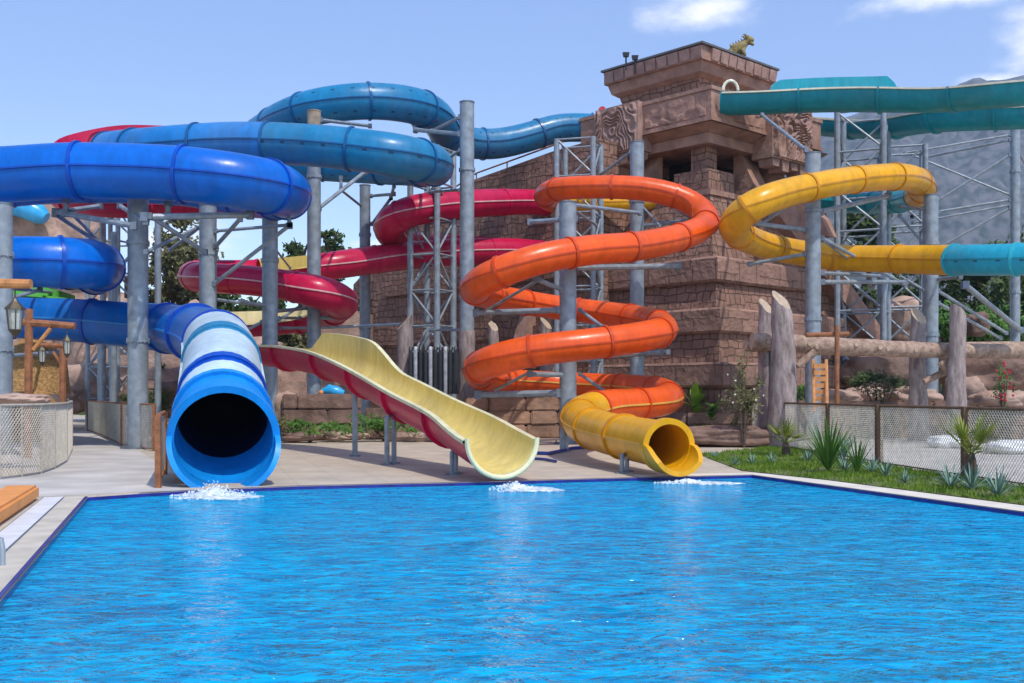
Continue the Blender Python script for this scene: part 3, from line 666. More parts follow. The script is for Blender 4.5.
# lattice towers
def lattice(label,px,ptop,Y,wm,pz0=0,bays=6,rot=.4,pr=.10,br=.035):
    p=P(px,ptop,Y); th=thing('lattice_tower',label,'tower',(p.x,Y,pz0)); h=p.z-pz0
    cs=[Vector((p.x,Y,0))+Vector((math.cos(rot+k*PI/2),math.sin(rot+k*PI/2),0))*wm*.707 for k in range(4)]
    for c in cs: mb=MB(); mb.tube([(c.x,c.y,pz0),(c.x,c.y,p.z)],pr,10); mb.build('post',M['steel'],th)
    for i in range(bays+1):
        z=pz0+h*i/bays
        for k in range(4):
            a=cs[k]; b=cs[(k+1)%4]
            if i>0: mb=MB(); mb.tube([(a.x,a.y,z-.02),(b.x,b.y,z-.02)],br,6); mb.build('cross_bar',M['steel'],th)
            if i<bays and k%4!=9:
                z2=pz0+h*(i+1)/bays
                if (i+k)%2: a,b=b,a
                mb=MB(); mb.tube([(a.x,a.y,z),(b.x,b.y,z2)],br,6); mb.build('brace',M['steel'],th)
lattice('open lattice steel tower behind the orange spiral, left of the temple corner',579,142,33.5,1.15,0,8,.5,.085,.03)
lattice('lattice steel tower against the temple wall, left of the tallest column',432,150,34.5,1.0,0,8,.3,.10,.035)
lattice('lattice steel tower right of the temple under the teal flumes, left one',863,115,37,1.5,0,8,.35,.10,.04)
lattice('lattice steel tower farther right, behind the yellow loop',902,150,40,1.5,0,7,.5,.10,.04)
lattice('lattice steel tower behind the thick left column, under the red flume',114,212,37,1.2,0,7,.5,.08,.035)
# ------------------------------------------------------------------ temple
ca,sa=math.cos(math.radians(43)),math.sin(math.radians(43))
T=Matrix(((ca,-sa,0,6.36),(sa,ca,0,36),(0,0,1,0),(0,0,0,1)))
tm=thing('temple_tower','reddish brown stone pyramid temple with carved frieze and flared square top','building',(8,39,0))
def tb(): return MB(T)
def tier(a0,a1,z0,z1,xe,ye,name,mt,smooth=False):
    mb=tb(); mb.frust(-a0,-a0,xe,ye,z0,-a1,-a1,xe,ye,z1); return mb.build(name,mt,tm,smooth=smooth)
def rband(a,z0,z1,xe,ye,name='ledge'):
    mb=tb(); e=.07
    mb.frust(-a+e,-a+e,xe,ye,z0,-a,-a,xe,ye,z0+e); mb.box(-a,-a,z0+e,xe,ye,z1-e); mb.frust(-a,-a,xe,ye,z1-e,-a+e,-a+e,xe,ye,z1)
    return mb.build(name,M['temple_l'],tm,smooth=False)
tier(3.0,2.95,-.2,1.4,5.2,2.2,'base_wall',M['temple']); rband(3.12,1.4,2.15,5.3,2.3)
tier(2.6,2.5,2.15,3.05,4.4,2.2,'tier_wall',M['temple']); rband(2.68,3.05,3.82,4.5,2.3)
tier(2.2,2.05,3.82,4.65,3.6,2.2,'tier_wall',M['temple']); rband(2.25,4.65,5.44,3.7,2.3)
tier(1.75,1.25,5.44,7.55,5.5,6,'upper_wall',M['temple']); 
mb=tb(); mb.box(-1.32,-1.32,7.55,5.6,6.2,7.72); mb.build('floor_slab',M['temple_s'],tm,smooth=False)
mb=tb(); mb.box(-1.05,-1.05,7.72,.35,.35,8.45); mb.build('pier_base',M['temple'],tm,smooth=False)
mb=tb(); mb.box(-.6,-.6,8.45,.0,.0,9.3); mb.build('pier',M['temple'],tm,smooth=False)
mb=tb(); mb.box(1.0,1.0,7.72,5,5,9.3); mb.build('inner_room',M['open_shade'],tm,smooth=False)  # solid core, its dark colour standing in for shade behind the piers
# buttresses with a sloping outer edge
for y0,y1,o in ((1.4,2.35,1.35),(3.0,3.9,1.35),(4.9,5.7,1.35)):
    mb=tb(); mb.prism([(-.35,7.72),(-o,7.72),(-.5,9.3),(-.35,9.3)],'y',y0,y1); mb.build('buttress',M['temple_s'],tm,smooth=False)
for x0,x1,o in ((1.35,2.1,2.0),(2.6,3.1,3.2)):
    mb=tb(); mb.prism([(-.3,9.3),(-.3,7.2),(-1.1,6.6),(-o,6.4),(-o+.25,7.0),(-.6,9.3)],'x',x0,x1); mb.build('buttress',M['temple_s'],tm,smooth=False)
mb=tb(); mb.box(-1.0,-1.0,9.3,5.4,5.4,9.62); mb.build('beam',M['temple_s'],tm,smooth=False)
mb=tb(); mb.frust(-.95,-.95,5.4,5.4,9.62,-1.4,-1.4,5.6,5.6,9.85); mb.build('soffit',M['temple_s'],tm,smooth=False)
mb=tb(); mb.box(-1.45,-1.45,9.85,5.0,4.2,10.93); mb.build('frieze',M['temple_s'],tm,smooth=False)
mb=tb(); 
mb.box(-1.50,-1.50,9.85,5.05,4.25,9.97); mb.box(-1.50,-1.50,10.83,5.05,4.25,10.95); mb.build('frieze_moulding',M['temple_s'],tm,smooth=False)
# faint low relief on the frieze
def relief(parent,name,o,ax,ay,nrm,w,h,f,amp,mt,nx=110,ny=70,edge=True):
    mb=tb(); vs=[];fs=[]
    for j in range(ny+1):
        for i in range(nx+1):
            u=i/nx;v=j/ny; d=f(u*w,v*h)*amp
            if i in(0,nx) or j in(0,ny): d=-.1
            vs.append(o+ax*(u*w)+ay*(v*h)+nrm*d)
    for j in range(ny):
        for i in range(nx): a=j*(nx+1)+i; fs.append((a,a+1,a+nx+2,a+nx+1))
    mb.add(vs,fs); return mb.build(name,mt,parent,ang=60)
def glyph(seed):
    def f(x,y):
        q=Vector((x*1.1+seed,y*1.1,seed)); a=noise.noise(q)*2.6+.55*noise.noise(q*2.7)+y*.35
        return max(-1,min(1,math.sin(a*15)*1.9))*.5+.5
        n1=noise.noise(q); n2=noise.noise(q+Vector((9,4,2)))
        t=math.sin((x+n1*.75)*15+math.cos((y+n2*.6)*9)*2.2); s=math.sin((y+n2*.75)*16+2.0*n1)
        k=t*.5+s*.5+.4*math.sin(((x-.9)**2+(y-.7)**2)*9)
        return max(-1,min(1,k*2.2))*.5+.5
    return f
Xv=Vector((1,0,0));Yv=Vector((0,1,0));Zv=Vector((0,0,1))
pl=tb(); pl.box(-1.72,1.35,9.35,-.9,3.25,10.98); p1=pl.build('carved_panel',M['temple_r'],tm,smooth=False)
relief(p1,'relief',Vector((-1.725,3.22,9.38)),-Yv,Zv,-Xv,1.84,1.57,glyph(1.3),.10,M['temple_r'])
pl=tb(); pl.box(1.55,-1.72,9.1,3.9,-.9,10.98); p2=pl.build('carved_panel',M['temple_r'],tm,smooth=False)
relief(p2,'relief',Vector((1.58,-1.725,9.13)),Xv,Zv,-Yv,2.29,1.82,glyph(4.1),.11,M['temple_r'])
def low(seed):
    def f(x,y):
        q=Vector((x*2+seed,y*2,seed)); return max(0,min(1,.5+1.6*math.sin((x+.3*noise.noise(q))*9)*math.sin((y+.35*noise.noise(q+Vector((3,3,3))))*9)))
    return f
fr=tb(); relief(tm,'frieze_relief',Vector((-1.46,1.25,10.02)),-Yv,Zv,-Xv,2.5,.74,low(2.2),.035,M['temple_s'],120,40)
relief(tm,'frieze_relief',Vector((-.2,-1.46,10.02)),Xv,Zv,-Yv,1.6,.74,low(6.2),.035,M['temple_s'],80,40)
# hanging teeth under the panels
for k in range(4):
    mb=tb(); mb.frust(-1.66,1.45+k*.46,-1.1,1.75+k*.46,9.1-.12*(k%2),-1.66,1.40+k*.46,-1.1,1.80+k*.46,9.34); mb.build('panel_tooth',M['temple_r'],tm,smooth=False)
for k in range(4):
    mb=tb(); mb.frust(1.7+k*.55,-1.66,2.05+k*.55,-1.1,8.85-.12*(k%2),1.65+k*.55,-1.66,2.1+k*.55,-1.1,9.09); mb.build('panel_tooth',M['temple_r'],tm,smooth=False)
# flared crown
mb=tb(); mb.frust(.75,.75,3.75,3.75,10.93,.45,.45,4.05,4.05,12.0); mb.build('crown_wall',M['temple'],tm,smooth=False)
mb=tb(); mb.box(.38,1.2,11.5,.60,3.4,11.62); mb.box(.45,1.2,11.2,.66,3.4,11.3); mb.build('crown_moulding',M['temple_s'],tm,smooth=False)
mb=tb(); mb.frust(.42,.42,4.08,4.08,12.0,.24,.24,4.26,4.26,12.12); mb.frust(.24,.24,4.26,4.26,12.12,.14,.14,4.36,4.36,12.46); mb.build('cornice',M['temple_s'],tm,smooth=False)
mb=tb(); mb.box(.04,.04,12.46,4.44,4.44,12.92); mb.build('parapet',M['temple_s'],tm,smooth=False)
k=0
for i in range(9):
    t=-.0+i*.49; g=.018
    for side in range(2):
        if side==1 and i==0: continue
        mb=tb(); a0,a1=t+g,t+.49-g; j1,j2=random.uniform(-.02,.02),random.uniform(-.02,.02)
        if side==0: mb.frust(-.0+j1,a0+.03,.20,a1-.03,12.50,-.06+j1,a0,.20,a1,12.88)
        else: mb.frust(a0+.03,-.0+j1,a1-.03,.20,12.50,a0,-.06+j1,a1,.20,12.88)
        mb.build('parapet_block',M['temple_r'],tm,smooth=False)
mb=tb(); mb.box(-.08,-.08,12.92,4.5,4.5,12.99); mb.build('roof_edge',M['lead'],tm,smooth=False)
# long sloping side wall to the left
mb=tb(); mb.prism([(2.2,-.2),(16.8,-.2),(16.4,5.9),(13.2,7.7),(11,8.5),(8.5,9.25),(6.8,9.4),(4.4,9.62),(2.2,9.7)],'x',-2.7,3.5); sw=mb.build('side_wall',M['temple'],tm,smooth=False)
for z0,z1,ye in ((5.2,5.7,14),(3.2,3.6,15.2),(1.0,1.6,16)):
    mb=tb(); mb.box(-2.85,2.1,z0,-2.5,ye,z1); mb.build('ledge',M['temple'],tm,smooth=False)
for y,h in ((3.2,4.6),(5.2,4.2),):
    mb=tb(); mb.prism([(-2.7,-.1),(-4.6,-.1),(-2.9,h),(-2.7,h)],'y',y,y+.5); mb.build('buttress',M['temple_s'],tm,smooth=False)
# roof rail of the side wall
mb=tb(); pts=[(-2.6,4.0,9.9),(-2.6,6.8,9.65),(-2.6,8.5,9.5),(-2.6,11,8.8),(-2.6,13.2,8.0)]
mb.tube(pts,.03,6)
for q_ in pts: mb.tube([(q_[0],q_[1],q_[2]-.5),q_],.025,6)
mb.build('handrail',M['rust'],tm)
# right hand sloping stair side
mb=tb(); mb.prism([(.5,-.2),(10.6,-.2)]+[q_ for k in range(18) for q_ in ((10.6-k*.5,1.1+k*.37),(10.6-(k+1)*.5,1.1+k*.37))]+[(1.6,7.5),(.5,7.5)],'y',-1.9,1.0); mb.build('stair_wall',M['temple'],tm,smooth=False)
mb=tb(); mb.prism([(1.0,7.0),(1.2,7.9),(10.9,1.5),(10.9,.6),(7.0,3.2)],'y',-2.35,-1.9); mb.build('stair_rail',M['temple_s'],tm,smooth=False)
mb=tb(); mb.prism([(1.4,7.6),(1.6,8.5),(11.6,1.9),(11.6,1.0),(7.4,3.6)],'y',1.0,1.5); mb.build('stair_rail',M['temple_s'],tm,smooth=False)
mb=tb(); mb.box(3.5,1.1,-.2,6.5,6,7.5); mb.build('rear_wall',M['temple'],tm,smooth=False)
# port ring where the teal flume leaves
mb=MB(); c=P(727,97,34.6); mb.tube([c+Vector((math.cos(a/8*PI)*.24+.05,-.3,math.sin(a/8*PI)*.32+.12)) for a in range(9)],.05,8); mb.build('port_hoop',M['cream2'],tm)
# statue on the roof, floodlights
st=thing('animal_statue','crouching green gold beast statue on the temple roof at right','statue',P(738,53,38.6))
def skin(name,verts,edges,radii,mt,parent,sub=2):
    me=bpy.data.meshes.new(name); o=parent.location
    verts=[Vector(v)*.68 for v in verts]; radii=[r_*.68 for r_ in radii]; me.from_pydata([Vector(v) for v in verts],edges,[]); ob=bpy.data.objects.new(name,me); C.objects.link(ob); ob.parent=parent
    sm_=ob.modifiers.new('skin','SKIN'); 
    for i,r_ in enumerate(radii): me.skin_vertices[0].data[i].radius=(r_,r_) if not isinstance(r_,tuple) else r_
    me.skin_vertices[0].data[0].use_root=True
    sb=ob.modifiers.new('sub','SUBSURF'); sb.levels=sub; sb.render_levels=sub
    me.materials.append(mt); return ob
sv=[(0,0,.15),(-.28,.1,.1),(.25,-.05,.38),(.42,-.1,.62),(.62,-.12,.72),(.85,-.13,.62),(.62,-.12,.50),(.82,-.13,.36),(.2,-.28,.0),(.35,-.3,-.25),(.2,.2,.0),(.3,.22,-.25),(-.35,-.15,-.1),(-.2,-.2,-.25),(-.6,.15,.0),(-.8,.2,-.15),(.5,-.1,.86)]
skin('body',sv,[(0,1),(0,2),(2,3),(3,4),(4,5),(3,6),(6,7),(2,8),(8,9),(2,10),(10,11),(1,12),(12,13),(1,14),(14,15),(4,16)],[.26,.24,.24,.2,.17,.09,.12,.07,.11,.08,.11,.08,.13,.09,.11,.04,.06],M['gold'],st)
for s in (-.1,.1):
    mb=MB(); o=st.location; mb.tube([o+Vector((.29,-.08+s*.9,.50)),o+Vector((.21,-.08+s*1.1,.60)),o+Vector((.13,-.08+s*1.2,.60))],[.05,.035,.01],8); mb.build('horn',M['gold'],st)
for i in range(5):
    mb=MB(); o=st.location; q_=o+Vector((-.23+i*.10,.035,.21+i*.048)); mb.tube([q_,q_+Vector((-.06,0,.14))],[.06,.005],6); mb.build('back_spike',M['gold'],st)
for px,py,lab in ((626,57,'black floodlight on the temple roof edge, left of two'),(635,60,'black floodlight on the temple roof edge, right of two')):
    p=P(px,py,38.0); th=thing('floodlight',lab,'floodlight',p-Vector((0,0,.35)))
    mb=MB(); mb.tube([p-Vector((0,0,.45)),p],.03,8); mb.build('stem',M['black'],th)
    mb=MB(); mb.frust(p.x-.09,p.y-.06,p.x+.09,p.y+.06,p.z,p.x-.12,p.y-.08,p.x+.12,p.y+.08,p.z+.15); mb.build('lamp_head',M['black'],th,smooth=False)
p=P(603,112,37.6); th=thing('loudhailer','small red horn on a post above the left carved panel','horn',p-Vector((0,0,.3)))
mb=MB(); mb.tube([p-Vector((0,0,.4)),p],.025,8); mb.build('stem',M['black'],th)
mb=MB(); mb.tube([p,p+Vector((-.05,-.15,.05))],[.05,.13],12); mb.build('horn_bell',M['red_paint'],th)
# ------------------------------------------------------------------ ground, pool, deck
WZ=-.045
FL=G(88,497); e1=G(140,493.5); e2=G(181,491); e3=G(300,486); e4=G(440,483); e5=G(640,477.5); FR=G(752,475)
le=[Vector((.35,-4.2,0)),Vector((-2.98,6.27,0)),FL]; far=[e1,e2,e3,e4,e5,FR]; re=[G(800,481.5),G(1024,512),Vector((9.6,-2.0,0))]
pool=le+far+re
def sheet(name,poly,z,mt,thick=None,kind=True):
    mb=MB(); n=len(poly); tris=tessellate_polygon([[Vector((p[0],p[1],0)) for p in poly]])
    vs=[(p[0],p[1],z) for p in poly]; fs=[]
    for t in tris:
        a,b,c=[Vector(vs[k]) for k in t]
        fs.append(tuple(t) if (b-a).cross(c-a).z>0 else tuple(reversed(t)))
    mb.add(vs,fs)
    if thick:
        vs2=[(p[0],p[1],z) for p in poly]+[(p[0],p[1],z-thick) for p in poly]; mb.add(vs2,[(i,(i+1)%n,(i+1)%n+n,i+n) for i in range(n)])
    o=mb.build(name,mt,None,smooth=False)
    if kind: struct(o)
    return o
sheet('ground',[(-4000,-300),(4000,-300),(4000,4000),(-4000,4000)],-.45,M['ground'])
sheet('pool_water',[(-6,-4.5),(10.5,-4.5),(10.5,17),(-6,17)],WZ,M['water'])
poly=[(-45,-4.4),(.41,-4.4)]+[(p.x,p.y) for p in le[1:]+far+re[:-1]]+[(10.2,-4.4),(45,-4.4),(45,62),(-45,62)]
sheet('deck',poly,0,M['deck'],.4)
# navy tile line on the pool wall
def wallstrip(pts,z0,z1,off,mt,name):
    mb=MB(); 
    for a,b in zip(pts[:-1],pts[1:]):
        d=(b-a).normalized(); nrm=Vector((d.y,-d.x,0))*off
        mb.add([(a.x+nrm.x,a.y+nrm.y,z0),(b.x+nrm.x,b.y+nrm.y,z0),(b.x+nrm.x,b.y+nrm.y,z1),(a.x+nrm.x,a.y+nrm.y,z1)],[(0,1,2,3)])
    return struct(mb.build(name,mt,None,smooth=False))
wallstrip(le+far+re,-.2,-.004,.004,M['navy'],'pool_tile_line')
def strip(pts,o0,o1,z,mt,name):
    """strip along a polyline, from offset o0 to o1 to its left"""
    n=len(pts); L_=[];R_=[]
    for i,p in enumerate(pts):
        a=pts[max(i-1,0)]; b=pts[min(i+1,n-1)]; d=(b-a).normalized(); nr=Vector((-d.y,d.x,0)); L_.append(p+nr*o0); R_.append(p+nr*o1)
    mb=MB(); mb.add([(v.x,v.y,z) for v in L_]+[(v.x,v.y,z) for v in R_],[(i,i+1,i+1+n,i+n) for i in range(n-1)])
    return struct(mb.build(name,mt,None,smooth=False))
strip(le,.0,.035,.008,M['navy'],'pool_edge_tiles'); strip(le,.0355,.25,.006,M['coping'],'coping')
strip(le,.25,.265,.008,M['steel_d'],'drain_joint'); strip(le,.265,.47,.012,M['white_strip'],'drain_grate'); strip(le,.47,.485,.008,M['steel_d'],'drain_joint'); strip(le,.485,.60,.006,M['coping'],'coping')
strip(far,.0,.045,.004,M['navy'],'pool_edge_tiles')
strip([FR]+re,.0,.05,.008,M['navy'],'pool_edge_tiles') if False else None
strip([e5,FR]+re,.0,.44,.006,M['coping_l'],'coping')
# left concrete path
sheet('path',[(-5.6,9.3),(FL.x-.95,FL.y-.25),(FL.x-.4,FL.y+.12),(e2.x,e2.y+.05),(-4.5,14.4),(-5.4,17),(-8.0,23),(-12.5,34),(-16,36),(-15,30),(-9.5,20),(-7.1,15.8),(-12,14.9),(-20,14),(-20,8)],.002,M['path'])
# grass strip on the right + path behind the fence
fp=[Vector((5.9,26.5,0)),G(829,455),G(879,464.5),G(966,478),Vector((6.9,10.0,0)),Vector((7.6,4.0,0))]
gpoly=[G(700,455),G(740,451),G(775,447),G(800,446)]+[v-Vector((.06,0,0)) for v in fp[1:]]+[Vector((8.45,3,0)),Vector((7.35,6,0))]+[v+Vector((.46,.12,0)) for v in (G(1024,512),G(800,481.5))]+[G(742,471),G(712,460)]
sheet('lawn',[(p.x,p.y) for p in gpoly],.010,M['grassbase'])
sheet('path',[(p.x+.1,p.y) for p in fp]+[(22,4),(22,30),(12,30)],.005,M['path'])
sheet('planting_bed',[(p.x,p.y) for p in (G(690,445),G(760,441),G(762,432),G(720,427),G(690,430))],.012,M['grassbase'])
# grass blades
def inpoly(x,y,pl):
    c=False;j=len(pl)-1
    for i in range(len(pl)):
        if (pl[i].y>y)!=(pl[j].y>y) and x<(pl[j].x-pl[i].x)*(y-pl[i].y)/(pl[j].y-pl[i].y)+pl[i].x: c=not c
        j=i
    return c
def blades(pl,n,h,name):
    mb=MB(); xs=[p.x for p in pl]; ys=[p.y for p in pl]; k=0
    V=[];Fc=[]
    while k<n:
        x=random.uniform(min(xs),max(xs)); y=random.uniform(min(ys),max(ys))
        if not inpoly(x,y,pl): continue
        k+=1; a=random.uniform(0,6.28); hh=h*random.uniform(.5,1.3); w=.009; l=random.uniform(-.04,.04); l2=random.uniform(-.04,.04)
        dx,dy=math.cos(a)*w,math.sin(a)*w; o=len(V)
        
        if noise.noise(Vector((x*1.3,y*1.3,4)))+.5*noise.noise(Vector((x*4,y*4,9)))<-.16 and random.random()<.85: V=V; continue
        V+= [Vector((x-dx,y-dy,.01)),Vector((x+dx,y+dy,.01)),Vector((x+l,y+l2,.01+hh))]; Fc.append((o,o+1,o+2))
    mb.add(V,Fc); return struct(mb.build(name,M['grass'],None,smooth=False),'stuff','short green lawn grass strip along the right pool edge','grass')
blades(gpoly,26000,.06,'grass')
o=blades([G(690,445),G(760,441),G(762,432),G(720,427),G(690,430)],5000,.12,'grass'); o['label']='patch of grass around the young trees behind the yellow exit'
# ------------------------------------------------------------------ fences
def meshpanel(mb,a,b,h,cell=.07,r=.0042,z0=.04):
    d=b-a; L=d.length; d=d/L; H=h-z0
    def seg(u0,v0,u1,v1):
        A=a+d*u0; B=a+d*u1; mb.tube([(A.x,A.y,z0+v0),(B.x,B.y,z0+v1)],r,3,cap=False)
    k=-H
    while k<L:
        u0=max(k,0); v0=u0-k; u1=min(k+H,L); v1=u1-k
        if u1-u0>.01: seg(u0,v0,u1,v1); seg(L-u0,v0,L-u1,v1)
        k+=cell
def fence(label,pts,h,pm,wm,rail,rp=.045,cell=.07,wr=.0042,boards=None,board_m=None,postpts=None):
    th=thing('mesh_fence',label,'fence',(pts[0].x,pts[0].y,0))
    for a,b in zip(pts[:-1],pts[1:]):
        mb=MB(); meshpanel(mb,a,b,h,cell,wr); mb.build('wire_mesh',wm,th,smooth=False)
        mb=MB(); mb.tube([(a.x,a.y,h),(b.x,b.y,h)],rail,8); mb.build('top_rail',pm,th)
        mb=MB(); mb.tube([(a.x,a.y,.04),(b.x,b.y,.04)],rail*.6,6); mb.build('bottom_rail',pm,th)
    for p in (postpts or pts):
        mb=MB(); mb.box(p.x-rp,p.y-rp,0,p.x+rp,p.y+rp,h+.02); mb.build('fence_post',pm,th,smooth=False)
    if boards:
        for i in boards:
            a,b=pts[i],pts[i+1]; nb_=3
            for k in range(nb_):
                A=a.lerp(b,(k+.06)/nb_); B=a.lerp(b,(k+.94)/nb_); dd=(B-A).normalized(); nn=Vector((-dd.y,dd.x,0))*.06
                mb=MB(); mb.add([(v.x,v.y,z) for z in (.05,h-.05) for v in (A+nn,B+nn,B+nn*1.5,A+nn*1.5)],[(0,1,5,4),(1,2,6,5),(2,3,7,6),(3,0,4,7),(4,5,6,7),(3,2,1,0)]); mb.build('board',board_m,th,smooth=False)
    return th
fr_=fence('brown post and chain link fence behind the grass strip at right',fp,1.0,M['fpost'],M['wire'],.022,.055,wr=.005)
g1=[Vector((-10.5,15.0,0)),G(0,479.6),G(22,477),G(41,474),G(55,469),G(67,462),Vector((-9.4,23,0)),Vector((-12,29,0)),G(69,430)]
fence('pale netting fence around the raised bed at the far left',g1,1.04,M['wire_w'],M['wire_w'],.02,.012,.07,.007)
g2=[G(70,430)+Vector((.5,.2,0)),G(88,431),G(104,437),G(122,446),G(138,448.5),G(154,451)]
fence('curved fence with grey boards and rusty posts beside the left path',g2,.98,M['rust'],M['wire'],.02,.03,.07,.005,boards=[1,2],board_m=M['board'],postpts=[g2[1],g2[3],g2[5]])
ga=Vector((-4.52,13.75,0)); gb=Vector((-5.75,18.0,0))
th=thing('barrier','short orange brown framed barrier with a pale panel at the pool corner','barrier',(ga.x,ga.y,0))
for p_ in (ga,ga.lerp(gb,.55)): mb=MB(); mb.box(p_.x-.035,p_.y-.035,0,p_.x+.035,p_.y+.035,.93); mb.build('frame_post',M['rust'],th,smooth=False)
mb=MB(); q2=ga.lerp(gb,.55); mb.tube([(ga.x,ga.y,.93),(q2.x,q2.y,.93)],.028,6); mb.build('top_rail',M['rust'],th)
mb=MB(); mb.tube([(ga.x,ga.y,.08),(q2.x,q2.y,.08)],.03,6); mb.build('bottom_rail',M['orangewood'],th)
mb=MB(); mb.add([(v.x+w_,v.y,z) for z in (.12,.88) for v,w_ in ((ga.lerp(gb,.02),-.01),(ga.lerp(gb,.52),-.01),(ga.lerp(gb,.52),.01),(ga.lerp(gb,.02),.01))],[(0,1,5,4),(1,2,6,5),(2,3,7,6),(3,0,4,7),(4,5,6,7),(3,2,1,0)]); mb.build('panel',M['board'],th,smooth=False)
# orange block, handrail at left, hose
a0=G(-40,540); mb=MB()
A=[Vector((-5.72,12.15,0)),Vector((-5.36,12.2,0)),Vector((-4.16,8.2,0)),Vector((-4.55,8.1,0))]
bm=bmesh.new(); vs=[bm.verts.new((v.x,v.y,z)) for z in (.014,.17) for v in A]
for f in ((3,2,1,0),(4,5,6,7),(0,1,5,4),(1,2,6,5),(2,3,7,6),(3,0,4,7)): bm.faces.new([vs[k] for k in f])
bmesh.ops.bevel(bm,geom=bm.edges[:],offset=.03,segments=3,affect='EDGES'); mb.add([v.co.copy() for v in bm.verts],[[v.index for v in f.verts] for f in bm.faces]) if False else None
bm.verts.index_update(); mb.add([v.co.copy() for v in bm.verts],[[v.index for v in f.verts] for f in bm.faces]); bm.free()
tag(mb.build('foam_block',M['orange_block'],None,origin=Vector((-4.7,9.8,0))),'long flat orange padded block lying beside the white drain strip','block')
mb=MB(); x,y=0,0
mb=MB(); mb.tube([(-3.55,7.5,-.55),(-3.55,7.5,.12),(-3.57,7.52,.18),(-3.70,7.56,.21),(-4.1,7.8,.21),(-4.2,7.85,.1),(-4.2,7.85,0)],.02,8)
tag(mb.build('pool_handrail',M['steel'],None,origin=Vector((-3.6,7.5,-.1))),'grey metal pool handrail just entering the left frame edge','handrail')
mb=MB(); h=[G(535,455),G(548,455.5),G(560,453),G(572,450),G(585,449)]
mb.tube([v+Vector((0,0,.04)) for v in h],.035,8); mb.tube([G(533,460)+Vector((0,0,.03)),G(545,461)+Vector((0,0,.03)),G(556,463)+Vector((0,0,.03))],.025,8)
tag(mb.build('hose',M['hose'],None,origin=G(550,455)),'dark blue hose lying on the deck between the two exits','hose')
# foam splashes
def splash(label,c,rx,ry,n,hh,seed):
    random.seed(seed); mb=MB()
    for i in range(n):
        a=random.uniform(0,6.28); d=random.random()**.7; x=c.x+math.cos(a)*d*rx; y=c.y+math.sin(a)*d*ry; s=random.uniform(.02,.075)*(1.25-d)
        mb.rock((x,y,WZ+s*.2),s*1.6,s*1.3,s*(.5+hh*(1-d)*random.random()),i,2,.5,2)
    for i in range(16):
        a=random.uniform(-1,1); q_=random.random(); x=c.x+a*rx*1.1+.35*q_; y=c.y-q_*ry*1.5+.1; s=random.uniform(.05,.13)
        mb.rock((x,y,WZ+.004),s*2.2,s*1.1,.016,i+50,3,.22,1.6)
    for i in range(n*4): 
        a=random.uniform(0,6.28); d=random.random()**.5*1.5; s=random.uniform(.004,.018)
        mb.rock((c.x+math.cos(a)*d*rx,c.y+math.sin(a)*d*ry,WZ+max(0,random.random()*hh*.22*(1.2-d))),s,s,s,i,1,.2,1)
    o=mb.build('splash',M['foam'],None,origin=Vector((c.x,c.y,WZ))); o['kind']='stuff'; o['label']=label; o['category']='splash'
splash('white foam splash where the striped blue tube empties into the pool',Vector((-3.68,13.25,0)),.34,.45,80,.8,3)
splash('white foam trail below the cream chute mouth',Vector((.02,14.15,0)),.22,.38,40,.5,4)
splash('white foam trail below the yellow exit tube',Vector((2.45,15.05,0)),.32,.18,32,.3,5)
random.seed(11)
# ------------------------------------------------------------------ masonry, rocks
def blockwall(label,a,b,rows,rowh,bw,depth,z0=0,name='stone_wall',cat='wall',mt='block',sleeve=None):
    a=Vector(a);b=Vector(b); d=(b-a); L=d.length; d.normalize(); n=Vector((-d.y,d.x,0)); th=thing(name,label,cat,(a.x,a.y,z0))
    for r_ in range(rows):
        x=-random.uniform(0,bw*.6); mb=MB()
        while x<L:
            w=bw*random.uniform(.7,1.3); x0=max(0,x); x1=min(L,x+w)
            if x1-x0>.12:
                g=.012; c=a+d*((x0+x1)/2)+n*(depth/2)+Vector((0,0,z0+rowh*(r_+.5)))
                bm=bmesh.new(); bmesh.ops.create_cube(bm,size=1)
                for v in bm.verts: v.co=Vector((v.co.x*(x1-x0-g),v.co.y*depth,v.co.z*(rowh-g)))
                bmesh.ops.bevel(bm,geom=bm.edges[:],offset=.035,segments=2,affect='EDGES')
                bmesh.ops.subdivide_edges(bm,edges=[e for e in bm.edges if e.calc_length()>.12],cuts=3,use_grid_fill=True)
                k=random.random()*50; jo=random.uniform(-.03,.03)
                for v in bm.verts:
                    q_=v.co*3+Vector((k,k,k)); v.co+=Vector((noise.noise(q_),noise.noise(q_+Vector((5,5,5))),noise.noise(q_+Vector((9,1,3)))))*.022
                vs=[c+d*v.co.x+n*(v.co.y+jo)+Vector((0,0,v.co.z)) for v in bm.verts]; bm.verts.index_update()
                mb.add(vs,[[v.index for v in f.verts] for f in bm.faces]); bm.free()
            x+=w
        mb.build('stone_course',M[mt],th,ang=50)
    return th
blockwall('low wall of tan red sandstone blocks behind the orange spiral base',(-1.25,28.6,0),(2.0,29.4,0),3,.37,.95,.5)
blockwall('low stone wall at the foot of the temple behind the young trees',(2.9,31.2,0),(7.2,30.2,0),2,.33,1.2,.5,mt='rock_d')
blockwall('brown block planter wall under the cream chute',(-5.9,27.6,0),(-3.9,27.9,0),3,.40,1.3,1.6,mt='rock_d',name='planter_wall')
blockwall('lower brown block wall between the planter and the black pipes',(-3.85,28.2,0),(-1.3,28.5,0),2,.42,1.1,.6,mt='rock_d',name='planter_wall')
def rock(label,px,py,Y,rx,ry,rz,seed,mt='rock',grp=None,flat=.3,sub=4):
    c=P(px,py,Y); mb=MB(); mb.rock(c,rx,ry,rz,seed,sub,.30,1.3,flat=flat); return tag(mb.build('boulder',M[mt],None,ang=80,origin=Vector((c.x,c.y,max(0,c.z-rz)))),label,'rock',grp)
